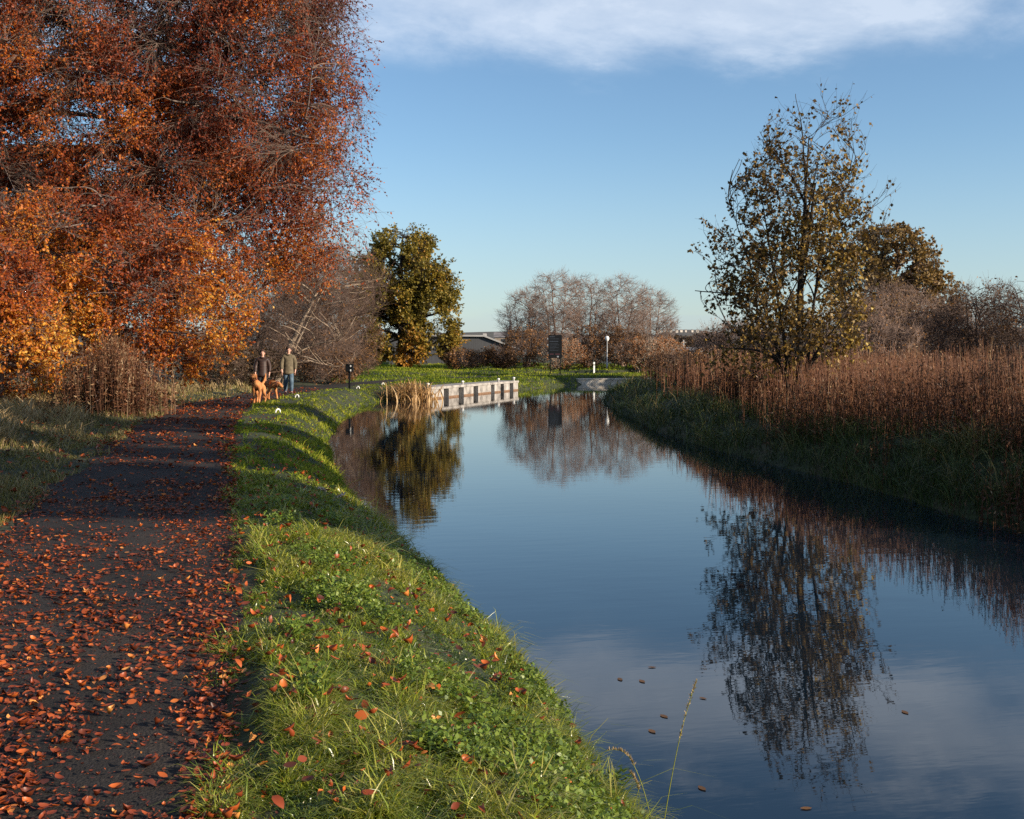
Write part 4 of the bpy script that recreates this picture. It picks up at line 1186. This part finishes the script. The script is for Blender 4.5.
def person(pos, rz, H, jacket, trousers, label, step, arm_out, hair, cap):
    s = H / 1.75
    g = gz(pos)
    root = tag(empty('person', (pos[0], pos[1], g), rz), label, 'person')
    # faces -Y. step: forward offset of the left foot (+ = towards the viewer)
    J = {'pel': (0, 0, .93, .135, .10), 'bel': (0, 0, 1.07, .135, .10), 'che': (0, .01, 1.28, .16, .115), 'sho': (0, .015, 1.42, .11, .085), 'nek': (0, 0, 1.50, .055),
         'hd0': (0, -.02, 1.585, .073, .082), 'hd1': (0, -.012, 1.66, .080, .095), 'hd2': (0, .0, 1.715, .062, .075)}
    E = [('pel', 'bel'), ('bel', 'che'), ('che', 'sho'), ('sho', 'nek'), ('nek', 'hd0'), ('hd0', 'hd1'), ('hd1', 'hd2')]
    JJ, EJ, JT, ET = {}, [], {}, []
    for k_, sx in (('l', 1), ('r', -1)):
        st_ = step * sx
        J['hip' + k_] = (.095 * sx, 0, .87, .078); J['kne' + k_] = (.10 * sx, -.04 - st_ * .55, .50, .052)
        J['ank' + k_] = (.10 * sx, .04 - st_, .10, .042); J['toe' + k_] = (.12 * sx, -.15 - st_, .045, .038)
        J['shd' + k_] = (.175 * sx, .015, 1.395, .072); J['elb' + k_] = ((.25 + arm_out) * sx, .03 + st_ * .35, 1.13, .046)
        J['wri' + k_] = ((.25 + arm_out * .6) * sx, -.06 + st_ * .7, .90, .032); J['pal' + k_] = ((.245 + arm_out * .6) * sx, -.07 + st_ * .7, .83, .034, .024)
        for fi, (fy, fl) in enumerate([(-.032, .075), (-.011, .085), (.010, .08), (.029, .062)]):
            bx, by = (.243 + arm_out * .6) * sx, -.075 + st_ * .7 + fy
            J['k%d' % fi + k_] = (bx, by, .785, .0095); J['f%d' % fi + k_] = (bx - .014 * sx, by - .006, .785 - fl, .008)
            E += [('pal' + k_, 'k%d' % fi + k_), ('k%d' % fi + k_, 'f%d' % fi + k_)]
        J['thu' + k_] = ((.215 + arm_out * .6) * sx, -.115 + st_ * .7, .80, .012)
        E += [('pel', 'hip' + k_), ('hip' + k_, 'kne' + k_), ('kne' + k_, 'ank' + k_), ('ank' + k_, 'toe' + k_), ('sho', 'shd' + k_), ('shd' + k_, 'elb' + k_), ('elb' + k_, 'wri' + k_),
              ('wri' + k_, 'pal' + k_), ('pal' + k_, 'thu' + k_)]
    sc = lambda jj: {n_: tuple(c * s for c in v) for n_, v in jj.items()}
    skin('body', sc(J), E, SKINM, root, 'pel')
    gr = lambda n_, d: (*J[n_][:3], *(c + d for c in J[n_][3:]))
    jk = {'hem': (0, 0, .71, .225, .19), 'pel': (0, 0, .84, .205, .165), 'bel': gr('bel', .055), 'che': gr('che', .05), 'sho': gr('sho', .026), 'nek': (0, .005, 1.485, .068)}
    je = [('hem', 'pel'), ('pel', 'bel'), ('bel', 'che'), ('che', 'sho'), ('sho', 'nek')]
    tj = {'pel': (0, 0, .93, .12, .095)}; te = []
    for k_ in 'lr':
        jk['shd' + k_] = gr('shd' + k_, .03); jk['elb' + k_] = gr('elb' + k_, .036)
        w = np.array(J['wri' + k_][:3]); jk['wri' + k_] = (*w, .056)
        je += [('sho', 'shd' + k_), ('shd' + k_, 'elb' + k_), ('elb' + k_, 'wri' + k_)]
        h_ = J['hip' + k_]; tj['hip' + k_] = (h_[0] * .9, h_[1], h_[2] - .06, .104); tj['kne' + k_] = gr('kne' + k_, .034)
        a = J['ank' + k_]; tj['ank' + k_] = (a[0], a[1], .085, .066)
        te += [('pel', 'hip' + k_), ('hip' + k_, 'kne' + k_), ('kne' + k_, 'ank' + k_)]
    skin('jacket', sc(jk), je, jacket, root, 'bel')
    th = np.linspace(0, 2 * np.pi, 15)
    V, q_ = tubes(np.stack([.088 * s * np.cos(th), .088 * s * np.sin(th) - .005, 1.475 * s + .015 * s * np.sin(th)], -1)[None], np.full((1, 15), .03 * s), 6)
    build('collar', [(V, [q_], 0, None)], [jacket], root)
    skin('trousers', sc(tj), te, trousers, root, 'pel')
    for k_ in 'lr':
        a, t_ = J['ank' + k_], J['toe' + k_]
        skin('shoe', sc({'h': (a[0], a[1] + .03, .05, .052), 'm': ((a[0] + t_[0]) / 2, (a[1] + t_[1]) / 2, .055, .056, .05), 't': (t_[0], t_[1] - .03, .045, .046, .04)}), [('h', 'm'), ('m', 't')], SHOE, root, 'm')
    parts = [(*ball((0, .025 * s, 1.685 * s), np.array([.098, .112, .105]) * s), 0, None)]
    v, f = parts[0][0], parts[0][1]
    keep = v[:, 2] > 1.655 * s
    v[:, 1] = np.where(~keep & (v[:, 1] < .02 * s), .02 * s, v[:, 1])
    build('cap' if cap else 'hair', [(v, f, 0, None)], [CAPM if cap else HAIRM], root)
    if cap:
        bm = bmesh.new(); bm_box(bm, -.06 * s, .06 * s, -.165 * s, -.06 * s, 1.70 * s, 1.712 * s)
        bm_obj('cap_peak', bm, CAPM, root, bevel=.005)
    # face
    fp = []
    fp.append((*ball((0, -.112 * s, 1.605 * s), np.array([.015, .024, .024]) * s, 8, 6), 0, None))
    for sx in (-1, 1): fp.append((*ball((.083 * sx * s, .0, 1.61 * s), np.array([.014, .024, .034]) * s, 8, 6), 0, None))
    build('nose_and_ears', fp, [SKINM], root)
    ep = [(*ball((.034 * sx * s, -.098 * s, 1.64 * s), np.array([.020, .012, .011]) * s, 8, 6), 0, None) for sx in (-1, 1)]
    build('eyes', ep, [BLACKC], root)
    LIP = SIGNRED
    build('mouth', [(*ball((0, -.098 * s, 1.553 * s), np.array([.026, .008, .007]) * s, 8, 6), 0, None)], [LIP], root)
    return root


pm = gp(288.5, 394.5, .5); pw = gp(262.5, 396.5, .5)
man = person(pm, 0, 1.74, JGREEN, JEANS, 'man in khaki jacket, blue jeans and dark cap walking on the towpath', .17, .0, False, True)
woman = person(pw, -PSI * .3, 1.62, JBROWN, BLACKC, 'woman in dark brown quilted jacket and black trousers walking behind two dogs', .12, .01, True, False)

DOGC = noisemat('golden_coat', [(0.3, (.32, .11, .035)), (0.5, (.42, .165, .055)), (0.7, (.52, .26, .11))], 7, rough=.8, bump=.5, bscale=60)
DOGD = noisemat('dark_nose', [(0.3, (.02, .013, .011)), (0.7, (.03, .02, .018))], 20, rough=.3)
COLLAR = noisemat('dark_collar', [(0.3, (.05, .012, .012)), (0.7, (.09, .02, .02))], 20)


def dog(pos, rz, label, head):
    """faces -Y, shoulder height about 0.6 m; head: offsets (dx, dy, dz) for the head"""
    g = gz(pos)
    root = tag(empty('dog', (pos[0], pos[1], g), rz), label, 'dog', 'two golden dogs walking with the couple')
    hx, hy, hzz = head
    J = {'rump': (0, .40, .52, .115, .125), 'loin': (0, .22, .53, .115, .12), 'ribs': (0, 0, .52, .13, .155), 'ches': (0, -.18, .53, .125, .155), 'nec': (hx * .4, -.33 + hy * .4, .66 + hzz * .45, .088),
         'pol': (hx * .85, -.43 + hy * .85, .775 + hzz * .85, .080), 'skl': (hx, -.50 + hy, .79 + hzz, .078), 'mzl': (hx * 1.12, -.60 + hy * 1.12, .75 + hzz * 1.05, .045), 'tip': (hx * 1.2, -.665 + hy * 1.2, .735 + hzz * 1.08, .030),
         'ta0': (0, .50, .56, .04), 'ta1': (.04, .60, .64, .040), 'ta2': (.07, .66, .78, .03), 'ta3': (.08, .66, .86, .014)}
    E = [('rump', 'loin'), ('loin', 'ribs'), ('ribs', 'ches'), ('ches', 'nec'), ('nec', 'pol'), ('pol', 'skl'), ('skl', 'mzl'), ('mzl', 'tip'), ('rump', 'ta0'), ('ta0', 'ta1'), ('ta1', 'ta2'), ('ta2', 'ta3')]
    for k_, sx, st_ in (('l', 1, .09), ('r', -1, -.09)):
        J['sh' + k_] = (.09 * sx, -.17, .44, .066); J['el' + k_] = (.10 * sx, -.12 - st_ * .3, .31, .045); J['wr' + k_] = (.10 * sx, -.15 - st_, .15, .030); J['fp' + k_] = (.10 * sx, -.17 - st_ * 1.2, .035, .034); J['ft' + k_] = (.10 * sx, -.22 - st_ * 1.2, .028, .028)
        J['hp' + k_] = (.085 * sx, .38, .44, .085); J['kn' + k_] = (.10 * sx, .29 + st_ * .5, .31, .055); J['hk' + k_] = (.10 * sx, .47 + st_, .19, .030); J['hf' + k_] = (.10 * sx, .42 + st_ * 1.2, .035, .032); J['ht' + k_] = (.10 * sx, .37 + st_ * 1.2, .028, .027)
        E += [('ches', 'sh' + k_), ('sh' + k_, 'el' + k_), ('el' + k_, 'wr' + k_), ('wr' + k_, 'fp' + k_), ('fp' + k_, 'ft' + k_), ('rump', 'hp' + k_), ('hp' + k_, 'kn' + k_), ('kn' + k_, 'hk' + k_), ('hk' + k_, 'hf' + k_), ('hf' + k_, 'ht' + k_)]
    skin('body', J, E, DOGC, root, 'ribs')
    c = np.array(J['skl'][:3]); t_ = np.array(J['tip'][:3])
    for sx in (-1, 1):
        v, f = ball((c[0] + .078 * sx, c[1] + .04, c[2] - .025), (.02, .042, .075), 8, 7)
        build('ear', [(v, f, 0, None)], [DOGC], root)
    parts = [(*ball(t_ + np.array([0, -.02, .008]), (.018, .014, .014), 8, 6), 0, None)]
    for sx in (-1, 1): parts.append((*ball(c + np.array([.034 * sx, -.068, .022]), (.011, .011, .011), 8, 6), 0, None))
    build('nose_and_eyes', parts, [DOGD], root)
    a_, b_ = np.array(J['nec'][:3]), np.array(J['pol'][:3]); ax = nrm(b_ - a_)
    u_ = nrm(np.cross(ax, [1, 0, .01])); w_ = np.cross(ax, u_); th = np.linspace(0, 2 * np.pi, 17)
    ring = (a_ * .45 + b_ * .55)[None] + .093 * (np.cos(th)[:, None] * u_ + np.sin(th)[:, None] * w_)
    V, q_ = tubes(ring[None], np.full((1, 17), .013), 6)
    build('collar', [(V, [q_], 0, None)], [COLLAR], root)
    return root


dog(gp(258, 403.5, .5), -.25, 'golden dog with raised head walking in front on the left', (-.02, 0, .06))
dog(gp(271, 400, .5), .35, 'golden dog with lowered head walking on the right beside the grass', (.12, .04, -.30))

# ------------------------------------------------------------------ near plants
# hogweed
UMBEL = noisemat('umbel_florets', [(0.3, (.38, .27, .22)), (0.7, (.55, .44, .38))], 40)
p = gp(331, 526, .33); g = gz(p)
hr = tag(empty('hogweed_plant', (p[0], p[1], g)), 'pale hogweed with three flat flower heads on the bank edge', 'plant')
for (dx, h_, tilt, col) in [(-.085, .22, -.35, 0), (.02, .24, .05, 1), (.10, .15, .5, 0)]:
    P = np.array([[[0.0, 0, 0], [dx * .5, 0, h_ * .55], [dx, .0, h_]]]); 
    V, q_ = tubes(P, np.array([[.005, .004, .003]]), 6)
    st_ = build('stem', [(V, [q_], 0, .5)], [HERB], hr)
    n_ = 16; aa = np.arange(n_) * 2.4; rr = np.sqrt((np.arange(n_) + .5) / n_) * .042
    tips = np.stack([dx + rr * np.cos(aa), rr * np.sin(aa), h_ + .035 - rr * .35 + rr * np.cos(aa) * tilt], -1)
    rays = np.stack([np.broadcast_to([dx, 0, h_], tips.shape), tips], 1)
    V, q_ = tubes(np.stack([rays[:, 0], rays.mean(1), rays[:, 1]], 1), np.full((n_, 3), .0014), 3)
    pts = np.repeat(tips, 9, 0) + rng.normal(0, .006, (n_ * 9, 3)) * [1, 1, .6]
    d2 = randdir(len(pts)); V2, f2 = rhombs(pts, d2, nrm(np.cross(d2, randdir(len(pts)))), .012, .011, .05)
    build('flower_head', [(V, [q_], 0, .6), (V2, [f2], 1, .8)], [HERB, UMBEL if col == 0 else HERB], hr)
n_ = 16
aa = rng.uniform(0, 6.28, n_); P = np.stack([rng.normal(0, .03, n_), rng.normal(0, .03, n_), rng.uniform(.02, .12, n_)], -1)
d2 = np.stack([np.cos(aa) * .8, np.sin(aa) * .8, rng.uniform(.1, .7, n_)], -1); d2 = nrm(d2)
V2, f2 = rhombs(P, d2, nrm(np.cross(d2, [0, 0, 1.])), rng.uniform(.05, .10, n_), rng.uniform(.04, .06, n_), .08)
build('foliage', [(V2, [f2], 0, np.repeat(rng.uniform(.3, 1, n_), 4))], [HERB], hr)


def stalk(px0, py0, zb, tops, label, head, rad=.0022):
    """a seeding grass stalk: tops = list of (px, py) at the same depth as the base"""
    D0 = F * (CZ - zb) / (py0 - YH)
    b0 = at(px0, D0)
    pts = [(0, 0, 0)]
    for px, py in tops:
        q_ = at(px, D0); pts.append((q_[0] - b0[0], q_[1] - b0[1], zat(py, D0) - zb))
    pts = np.array(pts); t_ = np.linspace(0, 1, 24); tk = np.linspace(0, 1, len(pts))
    P = np.stack([np.interp(t_, tk, pts[:, k_]) for k_ in range(3)], -1)
    for _ in range(8): P[1:-1] = .25 * P[:-2] + .5 * P[1:-1] + .25 * P[2:]
    r_ = tag(empty('grass_stalk', (b0[0], b0[1], zb)), label, 'grass stalk')
    V, q_ = tubes(P[None], np.linspace(rad, rad * .45, 24)[None], 5)
    build('stem', [(V, [q_], 0, .7)], [GRASS], r_)
    s_ = rng.uniform(*head, 130); pp = np.stack([np.interp(s_, t_, P[:, k_]) for k_ in range(3)], -1)
    d2 = nrm(np.array([0, 0, 1.]) + rng.normal(0, .45, (130, 3)))
    V, f = rhombs(pp, d2, nrm(np.cross(d2, randdir(130))), rng.uniform(.008, .02, 130), .004, .05)
    build('seed_head', [(V, [f], 0, np.repeat(rng.uniform(.3, 1, 130), 4))], [GRASS_DRY], r_)
    return r_


stalk(664, 822, .03, [(671, 780), (680, 735), (690, 700), (697, 680)], 'tall upright seeding grass stalk rising from the near water edge', (.45, 1.0))
stalk(652, 822, .04, [(643, 785), (634, 765), (627, 752), (612, 748), (597, 755)], 'bent seeding grass stalk arching back over the near bank', (.4, .85), .0018)
stalk(632, 822, .06, [(634, 800), (640, 790), (636, 780), (630, 772)], 'short withered brown stalk at the near water edge', (.5, 1.0), .002)
p = gp(606, 790, .12); g = gz(p)
dr = tag(empty('leafy_herb', (p[0], p[1], g)), 'dark green leafy herb leaning out over the near water edge', 'plant')
n_ = 90; t_ = rng.uniform(0, 1, n_)
aa = rng.uniform(0, 6.28, n_); P = np.stack([t_ * .06 + rng.normal(0, .02, n_), rng.normal(0, .025, n_), .02 + t_ * .12], -1)
d2 = nrm(np.stack([np.cos(aa) * .8 + .4, np.sin(aa) * .8, rng.uniform(-.3, .8, n_)], -1))
V2, f2 = rhombs(P, d2, nrm(np.cross(d2, [0, 0, 1.])), rng.uniform(.035, .07, n_), rng.uniform(.012, .02, n_), .06)
build('foliage', [(V2, [f2], 0, np.repeat(rng.uniform(0, .7, n_), 4))], [HERB], dr)
P = np.array([[[0, 0, -.02], [.02, 0, .06], [.06, 0, .13]]], float); V, q_ = tubes(P, np.full((1, 3), .003), 5)
build('stem', [(V, [q_], 0, .3)], [HERB], dr)
# crumpled white scrap on the right bank
p = gp(834, 477, .28); g = gz(p)
v, f = ball((0, 0, .03), (.05, .035, .03), 12, 9); v += noise3(v, .04)[:, None] * .012
tag(build('plastic_bag', [(v, f, 0, None)], [WHITEPAINT], loc=(p[0], p[1], g + .12)), 'crumpled white scrap of plastic lying in the dark right bank grass', 'litter')

# ------------------------------------------------------------------ sky, sun, camera
w = bpy.data.worlds.new('World'); scene.world = w; w.use_nodes = True
nt = w.node_tree
bg = nt.nodes['Background']
sky = N(nt, 'ShaderNodeTexSky', sky_type='NISHITA'); sky.sun_disc = False
sky.sun_elevation = SUN_EL; sky.sun_rotation = SUN_AZ; sky.altitude = 50; sky.air_density = 1.0; sky.dust_density = .35; sky.ozone_density = 1.0
tc = N(nt, 'ShaderNodeTexCoord')
sep = N(nt, 'ShaderNodeSeparateXYZ'); nt.links.new(tc.outputs['Generated'], sep.inputs[0])


def M(op, a, b=None, c=None):
    n = N(nt, 'ShaderNodeMath', operation=op)
    for i_, v_ in enumerate((a, b, c)):
        if v_ is None: continue
        if isinstance(v_, (int, float)): n.inputs[i_].default_value = v_
        else: nt.links.new(v_, n.inputs[i_])
    return n.outputs[0]


def SS(v, lo, hi, o0=0.0, o1=1.0):
    n = N(nt, 'ShaderNodeMapRange', interpolation_type='SMOOTHSTEP'); nt.links.new(v, n.inputs[0])
    for i_, x_ in enumerate((lo, hi, o0, o1)): n.inputs[i_ + 1].default_value = x_
    return n.outputs[0]


zz = M('ADD', M('MAXIMUM', sep.outputs[2], 0.0), .30)
cx = M('DIVIDE', sep.outputs[0], zz); cy = M('DIVIDE', sep.outputs[1], zz)
cmb = N(nt, 'ShaderNodeCombineXYZ'); nt.links.new(cx, cmb.inputs[0]); nt.links.new(cy, cmb.inputs[1])
cmap = N(nt, 'ShaderNodeMapping'); cmap.inputs['Location'].default_value = (1.3, .4, 0); cmap.inputs['Scale'].default_value = (1.0, 1.15, 1)
nt.links.new(cmb.outputs[0], cmap.inputs[0])
na = N(nt, 'ShaderNodeTexNoise'); na.inputs['Scale'].default_value = 2.6; na.inputs['Detail'].default_value = 9; na.inputs['Roughness'].default_value = .62; na.inputs['Distortion'].default_value = .25
nt.links.new(cmap.outputs[0], na.inputs[0])
elev = sep.outputs[2]
edge = M('ADD', elev, M('MULTIPLY', M('SUBTRACT', na.outputs[0], .5), .12))
deck = SS(edge, .228, .295)
band = M('MULTIPLY', SS(elev, .225, .26), SS(elev, .36, .31))
hole = M('MAXIMUM', SS(na.outputs[0], .44, .66), M('MULTIPLY', band, SS(na.outputs[0], .14, .74)))
cl = M('MULTIPLY', M('MULTIPLY', deck, hole), .50)
# thin low bank just over the horizon
nb = N(nt, 'ShaderNodeTexNoise'); nb.inputs['Scale'].default_value = 6; nb.inputs['Detail'].default_value = 6
mpb = N(nt, 'ShaderNodeMapping'); mpb.inputs['Scale'].default_value = (1, 1, 6); nt.links.new(tc.outputs['Generated'], mpb.inputs[0]); nt.links.new(mpb.outputs[0], nb.inputs[0])
low0 = M('MULTIPLY', SS(elev, .20, .0), .45)
low_ = M('MAXIMUM', low0, M('MULTIPLY', SS(M('ADD', elev, M('MULTIPLY', M('SUBTRACT', nb.outputs[0], .5), .05)), .052, .030), .55))
mix1 = N(nt, 'ShaderNodeMix', data_type='RGBA'); nt.links.new(low_, mix1.inputs[0]); hs = N(nt, 'ShaderNodeMix', data_type='RGBA', blend_type='MULTIPLY'); hs.inputs[0].default_value = 1; nt.links.new(sky.outputs[0], hs.inputs[6]); hs.inputs[7].default_value = (.84, 1.03, 1.22, 1)
nt.links.new(hs.outputs[2], mix1.inputs[6]); mix1.inputs[7].default_value = (3.6, 4.3, 5.2, 1)
mix2 = N(nt, 'ShaderNodeMix', data_type='RGBA'); nt.links.new(cl, mix2.inputs[0]); nt.links.new(mix1.outputs[2], mix2.inputs[6]); mix2.inputs[7].default_value = (7.8, 8.2, 8.8, 1)
nt.links.new(mix2.outputs[2], bg.inputs[0]); bg.inputs[1].default_value = .073

sl = bpy.data.lights.new('sun', 'SUN'); sl.energy = 5.0; sl.angle = RAD(.53); sl.color = (1.0, .86, .68)
so = bpy.data.objects.new('sun', sl); COL.objects.link(so)
sd_ = Vector((math.sin(SUN_AZ) * math.cos(SUN_EL), math.cos(SUN_AZ) * math.cos(SUN_EL), math.sin(SUN_EL)))
so.rotation_euler = sd_.to_track_quat('Z', 'Y').to_euler(); so.location = sd_ * 60

cam = bpy.data.cameras.new('camera'); co = bpy.data.objects.new('camera', cam); COL.objects.link(co)
co.location = (0, 0, CZ); co.rotation_euler = (math.pi / 2, 0, -PSI)
cam.sensor_width = 36; cam.sensor_fit = 'HORIZONTAL'; cam.lens = F / 1024 * 36; cam.shift_y = -(409.5 - YH) / 1024
cam.clip_end = 9000; cam.clip_start = .05
scene.camera = co
scene.view_settings.view_transform = 'Standard'; scene.view_settings.look = 'None'; scene.view_settings.gamma = 1.0
scene.view_settings.exposure = 0.92
scene.cycles.max_bounces = 6; scene.cycles.diffuse_bounces = 2; scene.cycles.glossy_bounces = 3; scene.cycles.transmission_bounces = 3; scene.cycles.transparent_max_bounces = 4
scene.cycles.use_denoising = False
scene.cycles.volume_bounces = 0
scene.cycles.sample_clamp_indirect = 3.0
scene.cycles.use_adaptive_sampling = False
